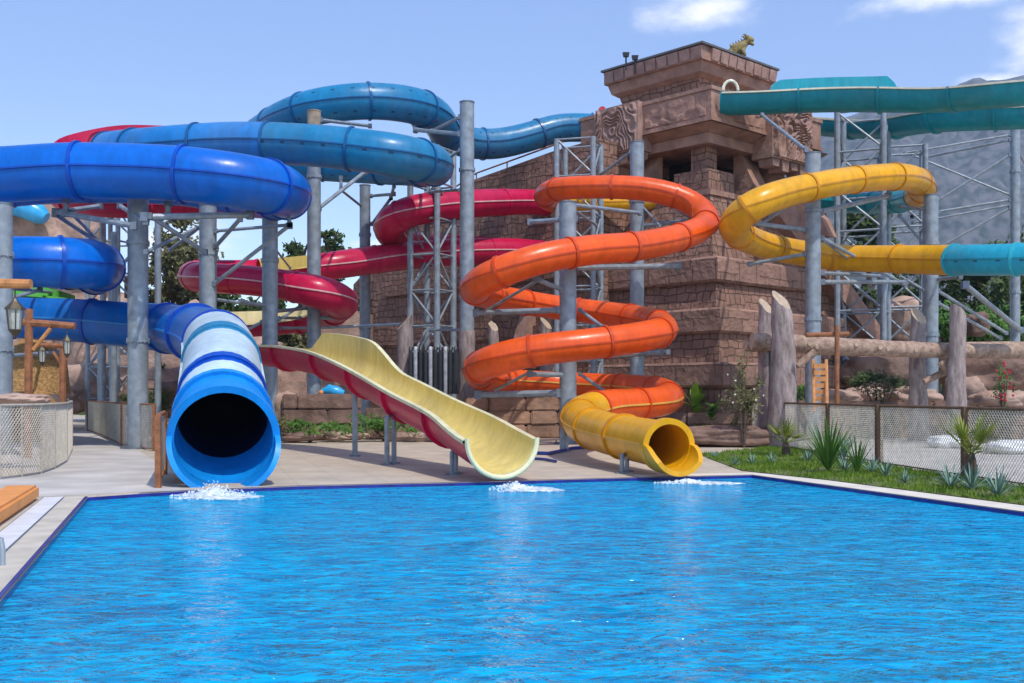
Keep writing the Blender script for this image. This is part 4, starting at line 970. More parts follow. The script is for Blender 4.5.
for i,(px,py,Y,a,b,c,lab,m_) in enumerate([(75,388,38,1.2,.9,.9,'rounded pink boulder behind the left lantern post','rock'),(96,366,40,.8,.7,1.6,'tall pointed pink boulder left of the paired short posts','rock'),(122,390,39,.9,.7,.6,'pink boulder at the foot of the thick left column','rock'),(50,398,36,1.0,.8,.5,'low pink boulder behind the left netting fence','rock'),(18,399,17.2,.50,.35,.09,'flat pink capstone on top of the left netting fence','rock'),(160,400,31,1.1,.8,.6,'brown boulder behind the barrier at the pool corner','rock_d'),(183,395,33,1.0,.8,.9,'brown boulder beside the striped blue slide exit','rock'),
   (283,412,28.2,.45,.4,.55,'reddish rock at the left end of the brown planter','rock'),(300,437,26.5,.5,.3,.12,'low stone edging in front of the brown planter','rock_d'),(345,436,27,.6,.3,.12,'pale stone edging under the thin chute post','rock'),(420,437,27.2,.9,.3,.14,'long pale edging stone below the cream chute','rock'),
   (830,399,31.5,1.0,.6,.28,'pale pink rock in the row at the temple foot, behind the ladder','rock'),(868,398,32,.8,.6,.32,'pale pink rock in the row at the temple foot, left of a log post','rock'),(912,397,31,.8,.6,.30,'pale pink rock between the two rear log posts','rock'),(965,392,31,.55,.5,.5,'squarish reddish rock right of the flared log post','rock'),(1000,398,28,.9,.5,.22,'flat rock near the red flowers at the right edge','rock'),(990,372,36,1.8,.9,.8,'large reddish rock under the log beam at right','rock_d'),(885,375,36,1.6,.9,.7,'large reddish rock behind the log beam, centre right','rock_d'),(978,324,38,.42,.4,.45,'round brown rock dome above the log beam at right','rock_d'),(905,322,42,1.0,.7,1.0,'tall pale rock face behind the right columns','rock'),
   (715,436,24.5,2.0,.5,.25,'dark brown rounded border rock behind the young trees','rock_d')]):
    rock(lab,px,py,Y,a,b,c,i+1,m_)
blockwall('low dark stone retaining wall behind the right fence, under the log beam',(7.6,29.2,0),(17,28.2,0),3,.34,1.2,.5,mt='rock_d')
# mesa like rockwork far left
th=thing('rock_cliff','sandstone coloured rock cliff far left beneath the big blue tube','cliff',(-19,46,0))
mb=MB()
for i,(px,py,Y,a,b,c) in enumerate([(32,232,45,1.6,1.2,2.2),(10,235,45,1.3,1.2,2.2),(46,222,45,.7,.8,2.6),(70,240,45,1.3,1,1.9),(60,290,46,2.4,1.5,2.6),(20,300,46,2.6,1.5,3.4),(105,335,46,2.0,1.4,1.9),(150,350,46,2.0,1.4,1.8),(185,355,46,1.6,1.4,2.2),(60,350,47,3,1.4,2.5),(235,375,44,2,1.2,1.6)]):
    mb.rock(P(px,py,Y),a,b,c,i+20,4,.32,1.6,flat=.5)
mb.build('rock_mass',M['rock'],th,ang=70)
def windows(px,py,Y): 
    p=P(px,py,Y); mb=MB(); mb.box(p.x-.28,p.y-.1,p.z-.45,p.x+.28,p.y+.4,p.z+.45); mb.build('window_opening',M['open_shade'],th,smooth=False)
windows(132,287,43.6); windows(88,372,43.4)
mb=MB(); c=P(25,211,43.5); 
pts=[c+Vector((-1.0,0,.12)),c+Vector((-.5,0,.25)),c+Vector((.1,0,.1)),c+Vector((.6,0,-.15)),c+Vector((.85,0,-.3))]
mb.tube(pts,[.30,.42,.45,.40,.25],16); tag(mb.build('slide_mouth',M['raft'],None,origin=c-Vector((0,0,.4))),'mottled light blue tube end lying on top of the far left cliff','tube')
# stair background between columns (terracotta)
th=thing('terracotta_steps','terracotta stepped wall seen between columns beneath the crimson slide','steps',(-8.5,40,0))
for i in range(6):
    mb=MB(); z=.9+i*.38; mb.box(-9.6+i*.35,39+i*.3,0 if i==0 else z-.38,-7.2,39.3+i*.3+(.1),z); mb.build('step',M['rock'],th,smooth=False)
mb=MB(); mb.box(-7.1,39,0,-5.3,41,4.2); mb.build('pier',M['rock'],th,smooth=False)
# signpost small figure? -> small marker column
# blue raft and orange item on the planter
mb=MB(); c=P(333,392,29); 
mb.tube([c+Vector((-.3,.0,.0)),c+Vector((-.1,0,.06)),c+Vector((.15,0,.0)),c+Vector((.3,0,-.03))],[.08,.15,.14,.07],12); tag(mb.build('inflatable_raft',M['raft'],None,origin=c-Vector((0,0,.13))),'bright blue inflatable raft lying on the brown planter','raft')
mb=MB(); c=P(321,392.5,28.8); mb.rock(c,.07,.07,.07,3,2,.2,1); tag(mb.build('float',M['orange_block'],None,origin=c-Vector((0,0,.07))),'small orange float at the left end of the blue raft','float')
# ------------------------------------------------------------------ timber things
def logpost(label,px,ptop,pbot,Y,w0,w1,mt='bark',lean=0,z0=0,cat='log post'):
    p=P(px,ptop,Y); b=P(px,pbot,Y); b.z=z0 if z0 is not None else b.z; mb=MB(); pts=[];rs=[]; n=12
    for k in range(n+1):
        f=k/n; wv=math.sin(f*7+px)*.02; pts.append(Vector((b.x+(p.x-b.x)*f+lean*f+wv,Y+.02*math.sin(f*9+px),b.z+(p.z-b.z)*f))); rs.append((w0+(w1-w0)*f)*Y/F/2*random.uniform(.94,1.06))
    mb.tube(pts,rs,14,cap=False)
    k=len(mb.v)-14  # slanted top
    for i in range(14): mb.v[k+i].z+=.17*math.cos(2*PI*i/14+px*.37)*rs[-1]/.15+random.uniform(-.02,.02)
    th=thing('log_post',label,cat,(b.x,Y,b.z)); mb.build('trunk',M[mt],th,ang=60)
    mt_=MB(); mt_.add([mb.v[k+i]-Vector((0,0,.004)) for i in range(14)],[tuple(range(14))]); mt_.build('cut_top',M['cutwood'],th,smooth=False)
    return th
logpost('pale cut log post standing left of the black pipes',404,322,400,30,13,15)
logpost('short pale stump post behind the orange spiral, left',494,326,400,31,10,10)
logpost('short pale stump post behind the orange spiral, right of the near column',546,323,395,31,11,12)
logpost('front thick log post with slanted top at the left end of the log beam',783,300,449,24.2,31,19,lean=-.02)
logpost('rear log post behind the black pipe strip at the beam end',766,306,449,25.2,17,14)
logpost('rear log post in the middle of the log beam',918,316,400,27.5,20,14)
logpost('flared log post right of centre holding the log beam',957,313,403,25.5,21,15)
def logbeam(label,pts,rs,name='log_beam'):
    th=thing(name,label,'log',pts[0]); mb=MB(); P_=[];R_=[]
    n=40
    for k in range(n+1):
        f=k/n*(len(pts)-1); i=min(int(f),len(pts)-2); w=f-i; q_=pts[i].lerp(pts[i+1],w); P_.append(q_+Vector((0,0,.02*noise.noise(Vector((k*.4,1,2)))))); R_.append((rs[i]+(rs[i+1]-rs[i])*w)*(1+.10*noise.noise(Vector((k*.7,5,1)))))
    mb.tube(P_,R_,16,cap=False); mb.build('trunk',M['log'],th,ang=60)
    for e,s in ((0,1),(-1,-1)):
        mb=MB(); d=(P_[1]-P_[0]).normalized() if e==0 else (P_[-1]-P_[-2]).normalized(); mb.tube([P_[e]-d*.001*s,P_[e]+d*.02*s*0+d*.003],R_[e]*.99,16); mb.build('cut_end',M['cutwood'],th)
    for k in range(7):
        j=random.randint(2,n-2); a=random.uniform(-2.6,-.6); mb=MB(); d=Vector((.1,math.sin(a)*.9-.2,-math.cos(a)*.3)).normalized(); mb.tube([P_[j]+d*R_[j]*.8,P_[j]+d*(R_[j]+.04)],[.06,.045],8); mb.build('branch_stub',M['cutwood'],th)
logbeam('long debarked log beam laid across the posts at right',[P(752,341,24.9),P(820,345,25),P(900,349,25.5),P(958,351,26.1),P(1060,352,26.6)],[.21,.20,.19,.18,.17])
logbeam('second log beam behind, its cut end sticking out at left',[P(745,346,25.7),P(850,350,26.4),P(1060,346,28)],[.13,.15,.14])
for a,b,Y,lab in (((797,366),(815,352),24.8,'short diagonal log brace by the front log post'),((924,382),(952,404-36),26,'short diagonal log brace between the rear posts'),((940,362),(952,376),25.7,'stubby diagonal log brace on the flared post')):
    A=P(*a,Y);B=P(*b,Y); mb=MB(); mb.tube([A,B],[.08,.09],10); tag(mb.build('log_brace',M['log'],None,origin=A),lab,'log brace')
# black pipes
def pipes(label,x0,x1,py0,py1,Y,n,grp=None):
    th=thing('pipe_bundle',label,'pipes',P((x0+x1)/2,py1,Y))
    for i in range(n):
        f=(i+.5)/n; a=P(x0+(x1-x0)*f,py0,Y+.25*math.sin(f*3)); b=P(x0+(x1-x0)*f,py1,Y+.25*math.sin(f*3)); r_=(x1-x0)/n*.38*Y/F
        mb=MB(); mb.tube([b,a,a+Vector((0,.03,r_)),a+Vector((0,.5,r_*1.1))],r_,10); mb.build('pipe',M['grey_end'] if i%3==1 else M['pipe_blk'],th)
    mb=MB(); mb.box(P(x0,py0,Y).x,Y+.32,P(x0,py1,Y).z,P(x1,py0,Y).x,Y+.42,P(x0,py0,Y).z-.05); mb.build('back_board',M['pipe_blk'],th,smooth=False)
pipes('row of vertical black and grey pipes behind the cream chute',408,458,350,394,29.3,10)
pipes('narrow strip of black pipes between the two left log posts',768,777,345,447,24.9,3)
# ladder and rusty post
th=thing('wooden_ladder','small orange wooden ladder leaning behind the right fence','ladder',P(820,408,22.5))
for px in (813,826):
    mb=MB(); mb.tube([P(px+1,412,22.3),P(px,360,22.8)],.04,8); mb.build('rail',M['orangewood'],th)
for k in range(7):
    mb=MB(); y=366+k*6.5; a=P(813.5,y,22.6); b=P(826,y,22.6); mb.box(a.x,a.y-.03,a.z-.05,b.x,a.y+.03,a.z+.05); mb.build('rung',M['orangewood'],th,smooth=False)
th=thing('rusty_pole','rusty brown pole with a short top bar, right of the ladder','pole',P(837,410,23.5)*Vector((1,1,0)))
mb=MB(); mb.tube([P(837,448,23.5),P(837,326,23.5)],.05,10); mb.build('post',M['rust'],th)
mb=MB(); mb.tube([P(806,335,23.6),P(849,334,23.6)],.055,10); mb.build('top_bar',M['rust'],th)
# lanterns
def lantern(label,px,pt,pb,Y,w):
    a=P(px,pt,Y); b=P(px,pb,Y); h=a.z-b.z; x=a.x; r_=w*Y/F/2; th=thing('lantern',label,'lantern',b)
    mb=MB(); mb.tube([a,a-Vector((0,0,h*.18))],r_*.08,6); mb.build('hanger',M['lantern'],th)
    z=a.z-h*.18
    mb=MB(); mb.tube([(x,Y,z),(x,Y,z-h*.07),(x,Y,z-h*.2),(x,Y,z-h*.24)],[r_*.15,r_*.35,r_,r_*1.05],6); mb.build('cap',M['lantern'],th,smooth=False)
    mb=MB(); mb.tube([(x,Y,z-h*.24),(x,Y,z-h*.66)],[r_*.82,r_*.58],6); mb.build('glass',M['glass'],th,smooth=False)
    for k in range(6):
        t=k*PI/3; mb=MB(); mb.tube([(x+math.cos(t)*r_*.9,Y+math.sin(t)*r_*.9,z-h*.24),(x+math.cos(t)*r_*.65,Y+math.sin(t)*r_*.65,z-h*.68)],r_*.07,5); mb.build('bar',M['lantern'],th)
    mb=MB(); mb.tube([(x,Y,z-h*.66),(x,Y,z-h*.72),(x,Y,z-h*.82)],[r_*.7,r_*.5,r_*.1],6); mb.build('base',M['lantern'],th,smooth=False)
lantern('large old lantern hanging under the bamboo beam at left edge',15,290,337,17,19)
lantern('small lantern hanging from the end of the rusty post arm',67,330,358,20,9)
lantern('small lantern half hidden behind the rusty post',42,340,366,22,9)
th=thing('lamp_post','rusty wooden post with a long side arm and diagonal brace at left','post',P(28,392,20)*Vector((1,1,0)))
mb=MB(); mb.tube([Vector((P(28,392,20).x,20,0)),P(29,309,20)],.075,8); mb.build('post',M['rust'],th,smooth=False)
mb=MB(); mb.tube([P(22,322,20),P(75,326,20)],[.07,.06],8); mb.build('arm',M['rust'],th)
mb=MB(); mb.tube([P(33,350,20),P(51,328,20)],.04,8); mb.build('brace',M['orangewood'],th)
th=thing('lamp_post','dark rusty wooden post right of the straw hut, forked at the top','post',P(62,400,22)*Vector((1,1,0)))
mb=MB(); mb.tube([Vector((P(62,400,22).x,22,0)),P(63,348,22)],.07,8); mb.build('post',M['rust'],th)
mb=MB(); mb.tube([P(40,345,22),P(66,346,22)],.05,8); mb.build('arm',M['rust'],th)
mb=MB(); mb.tube([P(53,352,22),P(61,364,22)],.035,8); mb.build('brace',M['rust'],th)
mb=MB(); mb.tube([P(-30,283,17),P(31,284,17)],[.085,.075],10); tag(mb.build('bamboo_pole',M['orangewood'],None,origin=P(-30,283,17)),'horizontal orange brown pole entering from the left frame edge','pole')
# straw hut
th=thing('straw_hut','straw thatched hut with rounded roof behind the rusty lantern post','hut',(-12.6,27.5,0))
c=P(30,392,27.5); c.z=0
mb=MB(); mb.tube([c,c+Vector((0,0,.5)),c+Vector((0,0,.95)),c+Vector((0,0,1.25)),c+Vector((0,0,1.32))],[.72,.75,.68,.4,.05],24,cap=False); mb.build('lower_thatch',M['bamboo'],th)
for k in range(60):
    pass
mb=MB(); mb.tube([c+Vector((-.3,.8,1.2)),c+Vector((-.3,.8,2.1)),c+Vector((-.3,.8,2.7))],[.95,.85,.2],24,cap=False); mb.build('upper_thatch',M['bamboo'],th)
mb=MB()
for k in range(140):
    t=random.uniform(0,6.28); r0=.76; a=c+Vector((math.cos(t)*.70,math.sin(t)*.70,.95)); b=c+Vector((math.cos(t)*r0,math.sin(t)*r0,random.uniform(.1,.5))); mb.tube([a,b],.012,3,cap=False)
mb.build('straw_fringe',M['bamboo'],th)
# white bags on the path
for px,py,w,lab in ((948,446,.62,'white sack lying behind the fence near the small palm'),(1012,452,.8,'white sack lying behind the fence at the right edge')):
    c=G(px,py+2); mb=MB(); mb.rock(c+Vector((0,0,.12)),w*.7,.4,.17,int(px),4,.25,1.4,flat=.3); tag(mb.build('sack',M['white_bag'],None,ang=80,origin=c),lab,'sack')
# ------------------------------------------------------------------ plants
def leaf(mb,base,d,L,w,droop,n=5,fold=.0):
    d=d.normalized(); side=d.cross(Zv)
    if side.length<.05: side=Vector((1,0,0))
    side.normalize(); vs=[];fs=[]; p=base.copy(); dd=d.copy()
    for k in range(n+1):
        f=k/n; ww=w*(math.sin(PI*min(1,f*.85+.12)))**.8 if k<n else .001
        vs+= [p-side*ww,p+side*ww]; dd=(dd-Zv*droop/n).normalized(); p=p+dd*(L/n)
    fs=[(2*k,2*k+1,2*k+3,2*k+2) for k in range(n)]; mb.add(vs,fs)
def agave(label,px,py,s,mt='agave',n=38,tall=0,grp=None,name='agave'):
    b=G(px,py); th=thing(name,label,'plant',b,grp); mb=MB()
    for i in range(n):
        a=i*2.4+random.uniform(-.2,.2); el=random.uniform(.25,1.35) if not tall else random.uniform(1.0,1.5)
        d=Vector((math.cos(a)*math.cos(el),math.sin(a)*math.cos(el),math.sin(el))); leaf(mb,b+Vector((0,0,.02)),d,s*random.uniform(.7,1.1),s*(.028 if not tall else .02),.25 if not tall else .5,5)
    mb.build('leaves',M[mt],th,smooth=False)
ag=[(735,467,.20,'low blue grey agave nearest the yellow exit'),(752,465,.22,'blue grey agave second from the yellow exit'),(772,464,.20,'blue grey agave in front of the small left palm'),(808,462,.28,'blue grey agave left of the tallest grass clump'),(845,472,.30,'blue grey agave at the foot of the tallest grass clump'),(872,474,.30,'blue grey agave between the grass clump and the fence post'),(886,478,.28,'blue grey agave beside the second fence post'),(950,489,.36,'blue grey agave left of the small right palm'),(972,491,.38,'blue grey agave under the small right palm'),(998,498,.38,'spreading blue grey agave at the far right of the lawn'),(715,459,.18,'tiny agave at the grass tip beside the deck'),(905,484,.2,'small agave in the open lawn middle'),(862,466,.2,'small pale agave behind the grass clumps')]
for px,py,s,lab in ag: agave(lab,px,py,s,grp='agaves along the grass strip')
agave('tall dark green grass clump beside the first fence post',828,473,.85,'leaf_m',60,1,name='grass_clump')
agave('slim green grass clump left of the second fence post',857,475,.60,'leaf_m',36,1,name='grass_clump')
agave('pale feathery clump behind the tall grass clump',843,463,.55,'agave',40,1,name='grass_clump')
def palm(label,px,py,h,n,L,seed):
    random.seed(seed); b=G(px,py); th=thing('palm',label,'palm',b)
    mb=MB(); mb.tube([b,b+Vector((0,0,h*.5)),b+Vector((0,0,h))],[.07,.085,.05],10); mb.build('trunk',M['trunk'],th)
    mb=MB(); top=b+Vector((0,0,h))
    for i in range(n):
        a=i*2.4; el=random.uniform(.1,1.2); d=Vector((math.cos(a)*math.cos(el),math.sin(a)*math.cos(el),math.sin(el)))
        stem=top+d*L*.35; mb.tube([top,stem],.008,4)
        side=d.cross(Zv).normalized(); up=side.cross(d)
        for k in range(-6,7):
            t=k/6*1.15; dd=d*math.cos(t)+side*math.sin(t); leaf(mb,stem,dd+up*.15,L*(.75-.2*abs(t)),.012,.35,4)
    mb.build('fronds',M['palm'],th,smooth=False)
palm('small fan palm with yellow green fronds by the right fence post',971,482,.38,11,.62,2)
palm('small fan palm in front of the front log post',786,457,.28,12,.52,3)
def broadplant(label,px,py,h,n,L,w,mt,seed,spread=.5):
    random.seed(seed); b=G(px,py); th=thing('young_tree',label,'young tree',b)
    mb=MB(); mb.tube([b,b+Vector((.03,0,h))],[.025,.012],6); mb.build('stem',M['trunk'],th); mb=MB()
    for i in range(n):
        a=random.uniform(0,6.28); z=h*random.uniform(.55,1.05); el=random.uniform(.2,1.2); d=Vector((math.cos(a)*math.cos(el)*spread*2,math.sin(a)*math.cos(el),math.sin(el))); leaf(mb,b+Vector((.02,0,z)),d,L*random.uniform(.6,1.1),w,.6)
    mb.build('leaves',M[mt],th,smooth=False)
broadplant('young banana plant with bright upright leaves behind the yellow exit',694,434,1.0,12,1.0,.13,'leaf_b',1,.3)
broadplant('young leafy sapling right of the banana plant',711,438,.85,34,.34,.06,'leaf_m',2)
broadplant('low green plant at the foot of the banana plant',702,443,.25,30,.35,.05,'leaf_m',3)
def shrub(label,c,rx,rz,n,s,mts,seed,name='shrub',cat='shrub',z0=None,extra=None):
    random.seed(seed); th=thing(name,label,cat,(c.x,c.y,z0 if z0 is not None else 0)); mb=MB(); base=Vector((c.x,c.y,z0 or 0))
    for k in range(4): a=k*1.6; mb.tube([base,base.lerp(c,.6)+Vector((math.cos(a)*rx*.2,math.sin(a)*rx*.2,0)),c+Vector((math.cos(a)*rx*.5,math.sin(a)*rx*.4,rz*.3))],[.03*rx+.015,.02*rx+.01,.006],5)
    mb.build('stem',M['trunk'],th); mb=MB(); cl=[(Vector((random.gauss(0,.45)*rx,random.gauss(0,.45)*rx,random.gauss(0,.45)*rz)),random.uniform(.2,.45)) for _ in range(16)]
    V=[];Fc=[]
    for i in range(n):
        q_,k=random.choice(cl); p_=c+q_+Vector((random.gauss(0,.5)*k*rx,random.gauss(0,.5)*k*rx,random.gauss(0,.5)*k*rz)); u=Vector((random.gauss(0,1),random.gauss(0,1),random.gauss(0,1))).normalized(); v=u.orthogonal().normalized(); ss=s*random.uniform(.6,1.3); o=len(V); V+=[p_-u*ss,p_-v*ss*.5,p_+u*ss,p_+v*ss*.5]; Fc.append((o,o+1,o+2,o+3))
    mb.add(V,Fc); mb.build('foliage',M[mts],th,smooth=False)
    if extra:
        mb=MB(); 
        for i in range(extra[0]):
            mb=MB(); mb.rock(c+Vector((random.uniform(-1,1)*rx,-rx*random.random(),random.uniform(-.6,1)*rz)),extra[2],extra[2],extra[2],i,1,.2,1); mb.build('blossom',M[extra[1]],th)
shrub('flowering shrub with pale blossoms left of the rear log post',P(744,402,24),.38,.70,900,.045,'leaf_o',5,extra=(7,'cream2',.022))
shrub('ground plants along the foot of the brown planter, left',P(310,428,26.8),.8,.25,900,.05,'leaf_m',6)
shrub('green bush below the middle of the cream chute',P(385,425,27.2),1.0,.3,1500,.05,'leaf_m',7)
shrub('small dark bush behind the far left boulders',P(150,398,30),.6,.5,900,.05,'leaf_d',8)
shrub('trailing dark bush under the log beam at right',P(880,385,29),.9,.45,1500,.05,'leaf_d',9)
shrub('red flowering shrub under the log beam at right edge',P(1003,385,27),.22,.65,500,.035,'leaf_m',10,extra=(26,'flower',.035))
shrub('green shrub between log beam and rocks behind the ladder',P(806,392,30),.4,.35,500,.045,'leaf_m',12)
shrub('reddish dry bush left of the brown planter',P(275,430,27),.5,.35,800,.045,'leaf_o',13)
def tree(label,px,py,Y,rx,rz,n,s,mts,seed,name='tree'):
    c=P(px,py,Y); random.seed(seed); th=thing(name,label,'tree',(c.x,c.y,0)); mb=MB()
    mb.tube([(c.x,c.y,0),(c.x+.1,c.y,c.z*.5),(c.x,c.y,c.z+rz*.3)],[.28,.2,.06],8)
    for k in range(7):
        a=k*.9; z=c.z-rz*.6+rz*k*.15; mb.tube([(c.x,c.y,z-.3),(c.x+math.cos(a)*rx*.35,c.y+math.sin(a)*rx*.35,z+.4),(c.x+math.cos(a)*rx*.75,c.y+math.sin(a)*rx*.75,z+.9)],[.10,.06,.02],6)
    mb.build('trunk',M['trunk'],th)
    cl=[]
    for _ in range(34):
        u=Vector((random.gauss(0,1),random.gauss(0,1),random.gauss(0,1))).normalized()*random.random()**.4; cl.append((Vector((u.x*rx,u.y*rx,u.z*rz)),random.uniform(.12,.34)))
    V=[];Fc=[]; m=(rx+rz)/2
    for i in range(n):
        q_,k=random.choice(cl); g=Vector((random.gauss(0,1),random.gauss(0,1),random.gauss(0,.8))).normalized()*k*m*random.random()**.5; p_=c+q_+g
        u=Vector((random.gauss(0,1),random.gauss(0,1),random.gauss(0,1))).normalized(); v=u.orthogonal().normalized(); ss=s*random.uniform(.6,1.4); o=len(V); V+=[p_-u*ss,p_-v*ss*.55,p_+u*ss,p_+v*ss*.55]; Fc.append((o,o+1,o+2,o+3))
    mb=MB(); mb.add(V,Fc); mb.build('crown',M[mts],th,smooth=False)
tree('loose olive tree behind the thick left column',178,275,48,1.8,2.6,5000,.13,'leaf_o',1)
tree('darker tree beside the olive tree at left, lower down',195,320,50,2.4,2.2,5000,.14,'leaf_d',2)
tree('round green tree top left of the tall rusty topped column',302,262,52,1.3,1.0,2500,.13,'leaf_d',3)
tree('taller green tree between two columns above the crimson slide',330,258,54,1.1,1.5,2800,.13,'leaf_d',4)
tree('olive bush tree under the crimson loop next to the temple wall',352,330,46,2.0,1.6,5000,.12,'leaf_o',5)
tree('dark tree behind the crimson loop at left centre',240,330,50,3.0,2.0,6000,.14,'leaf_d',6)
tree('yellow green tree low behind the crimson slide',295,345,48,2.4,1.6,5000,.13,'leaf_o',7)
for i,(px,py,Y,rx,rz,m_,lab) in enumerate([(985,285,52,2.4,2.2,'leaf_d','dark tree under the teal tube end at right'),(1020,300,50,2.2,2.6,'leaf_d','dark tree at the right frame edge'),(935,290,56,2.4,1.8,'leaf_d','dark tree between the right column and lattice towers'),(985,325,46,1.8,.9,'leaf_m','yellow green bush tree behind the round rock dome'),(868,232,55,1.4,1.6,'leaf_d','dark tree seen through the lattice tower at right'),(885,310,55,2.5,1.8,'leaf_d','dark tree low behind the temple stair'),(945,330,48,1.6,1.2,'leaf_m','lighter green tree behind the upright column at right'),(1060,270,56,3,3,'leaf_d','dark tree mostly outside the right edge')]):
    tree(lab,px,py,Y,rx,rz,4500,.14,m_,20+i)
# distant belt of vegetation as one mass
random.seed(5); V=[];Fc=[]
for i in range(26000):
    X=random.uniform(-60,80); Y=random.uniform(60,95); z=random.random()**1.3*(3.2+1.6*noise.noise(Vector((X*.12,Y*.1,0)))+ (1.5 if X>20 else 0)); u=Vector((random.gauss(0,1),random.gauss(0,1),random.gauss(0,1))).normalized(); v=u.orthogonal().normalized(); s=.35*random.uniform(.5,1.3); p_=Vector((X,Y,z)); o=len(V); V+=[p_-u*s,p_-v*s*.6,p_+u*s,p_+v*s*.6]; Fc.append((o,o+1,o+2,o+3))
mb=MB(); mb.add(V,Fc); o=mb.build('distant_scrub',M['leaf_d'],None,smooth=False); struct(o,'stuff','band of dark green scrub beyond the park','scrub')
# ------------------------------------------------------------------ mountain
random.seed(3)
mb=MB(); nx,ny=180,60; vs=[];fs=[]
def ridge(px):
    pts=[(-700,400),(560,395),(640,330),(700,240),(760,170),(826,120),(870,108),(930,94),(1000,81),(1024,74),(1100,55),(1300,40),(1700,100),(2100,300)]
    for (a,b),(c_,d_) in zip(pts[:-1],pts[1:]):
        if a<=px<=c_: return b+(d_-b)*(px-a)/(c_-a)
    return 395
for j in range(ny+1):
    v=j/ny
    for i in range(nx+1):
        px=500+(1700-500)*i/nx; Y=700+700*v; X=(px-CX)*1400/F*(0.55+.45*v)
        X=(px-CX)*Y/F
        H=max(0,(394-ridge(px))*1400/F)
        n_=noise.fractal(Vector((X*.0055,Y*.0055,1)),.9,2.1,7)
        z=H*(v**1.15)*(1-.0*v)+n_*85*math.sin(PI*min(1,v*.97))**.6*min(1,H/80)
        if j==ny: z=H+n_*6
        vs.append((X,Y,z-2 if j else -3))
for j in range(ny):
    for i in range(nx): a=j*(nx+1)+i; fs.append((a,a+1,a+nx+2,a+nx+1))
mb.add(vs,fs); struct(mb.build('hills',M['hill'],None,ang=180))
# haze
mb=MB(); mb.box(-1500,-200,-4,2300,1700,520)
hz=nodes('haze_air')[0]; nt=hz.node_tree; nt.nodes.remove(nt.nodes['Principled BSDF']); pv=nt.nodes.new('ShaderNodeVolumePrincipled'); pv.inputs['Color'].default_value=(.62,.78,1,1); pv.inputs['Density'].default_value=.00030; pv.inputs['Anisotropy'].default_value=.2
nt.links.new(pv.outputs[0],nt.nodes['Material Output'].inputs['Volume'])
hzo=mb.build('haze',hz,None,smooth=False); struct(hzo,'stuff','thin bluish haze filling the air towards the mountain','haze')
# ------------------------------------------------------------------ sky, sun, camera
EL,AZ=math.radians(58),math.radians(150)
w=bpy.data.worlds.new('World'); sc.world=w; w.use_nodes=True; nt=w.node_tree; N=nt.nodes.new; L=nt.links.new
bg=nt.nodes['Background']; sky=N('ShaderNodeTexSky'); sky.sky_type='NISHITA'; sky.sun_disc=False; sky.sun_elevation=EL; sky.sun_rotation=AZ; sky.dust_density=.6; sky.ozone_density=2.0
tc=N('ShaderNodeTexCoord'); 
hs=N('ShaderNodeHueSaturation'); hs.inputs['Value'].default_value=1.34; hs.inputs['Saturation'].default_value=1.05; hs.inputs['Hue'].default_value=.511; L(sky.outputs[0],hs.inputs['Color'])
nz=N('ShaderNodeTexNoise'); nz.inputs['Scale'].default_value=15; nz.inputs['Detail'].default_value=9; nz.inputs['Roughness'].default_value=.6
mp=N('ShaderNodeMapping'); mp.inputs['Scale'].default_value=(1,1,2.2); L(tc.outputs['Generated'],mp.inputs[0]); L(mp.outputs[0],nz.inputs['Vector'])
acc=None
def m2(op,a,b):
    q_=N('ShaderNodeMath'); q_.operation=op; q_.use_clamp=(op=='MULTIPLY' and False)
    for i,x in enumerate((a,b)):
        if isinstance(x,(int,float)): q_.inputs[i].default_value=x
        else: L(x,q_.inputs[i])
    return q_.outputs[0]
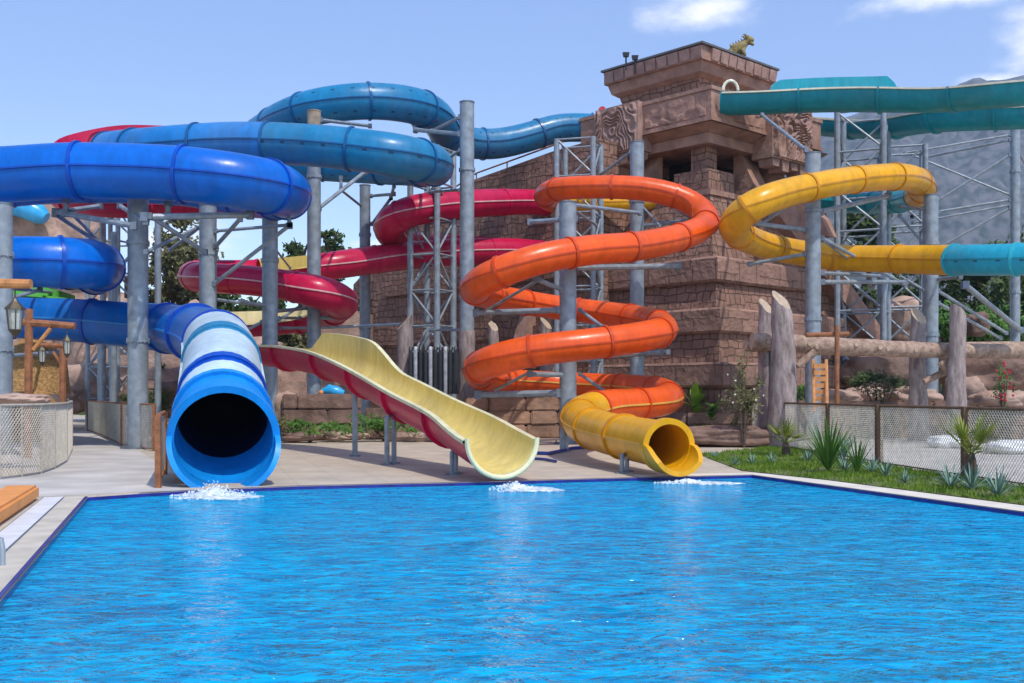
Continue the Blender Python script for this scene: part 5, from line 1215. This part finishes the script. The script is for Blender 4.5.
for px,py,sx,sy in ((705,8,75,24),(945,0,100,16),(1035,38,50,52),(995,80,40,9),(1180,20,150,90),(1300,150,200,70),(385,245,60,12),(180,250,60,40)):
    d=Vector(((px-CX)/F,1,(CY-py)/F)).normalized(); 
    vm=N('ShaderNodeVectorMath'); vm.operation='SUBTRACT'; L(tc.outputs['Generated'],vm.inputs[0]); vm.inputs[1].default_value=d
    v2=N('ShaderNodeVectorMath'); v2.operation='MULTIPLY'; L(vm.outputs[0],v2.inputs[0]); v2.inputs[1].default_value=(F/sx,F/sx,F/sy)
    v3=N('ShaderNodeVectorMath'); v3.operation='LENGTH'; L(v2.outputs[0],v3.inputs[0])
    k=N('ShaderNodeMapRange'); k.inputs['From Min'].default_value=1.5; k.inputs['From Max'].default_value=.0; L(v3.outputs['Value'],k.inputs['Value'])
    acc=k.outputs[0] if acc is None else m2('MAXIMUM',acc,k.outputs[0])
s_=m2('ADD',m2('MULTIPLY',acc,.62),m2('SUBTRACT',nz.outputs['Fac'],.5))
cr=N('ShaderNodeMapRange'); cr.inputs['From Min'].default_value=.20; cr.inputs['From Max'].default_value=.78; cr.inputs['To Max'].default_value=.92; cr.interpolation_type='SMOOTHSTEP'; L(s_,cr.inputs['Value'])
cl2=m2('MULTIPLY',cr.outputs[0],1.0)
mx=N('ShaderNodeMix'); mx.data_type='RGBA'; L(cl2,mx.inputs['Factor']); L(hs.outputs[0],mx.inputs['A']); mx.inputs['B'].default_value=(9,8.8,8.9,1)
L(mx.outputs['Result'],bg.inputs['Color']); bg.inputs['Strength'].default_value=.15
sd=Vector((math.sin(AZ)*math.cos(EL),math.cos(AZ)*math.cos(EL),math.sin(EL)))
sl=bpy.data.lights.new('sun','SUN'); sl.energy=2.9; sl.angle=math.radians(.6); sl.color=(1,.95,.87); so=bpy.data.objects.new('sun',sl); C.objects.link(so); so.rotation_euler=(-sd).to_track_quat('-Z','Y').to_euler(); so.location=(0,0,30)
cam=bpy.data.cameras.new('camera'); co=bpy.data.objects.new('camera',cam); C.objects.link(co); co.location=(0,0,EYE); co.rotation_euler=(PI/2,0,0); cam.sensor_width=36; cam.lens=F/1024*36; cam.shift_y=(CY-341.5)/1024; cam.clip_end=8000; cam.clip_start=.1
sc.camera=co
sc.view_settings.view_transform='Standard'; sc.view_settings.look='None'; sc.view_settings.exposure=.34; sc.view_settings.gamma=1
sc.cycles.volume_max_steps=64 if hasattr(sc,'cycles') else 64
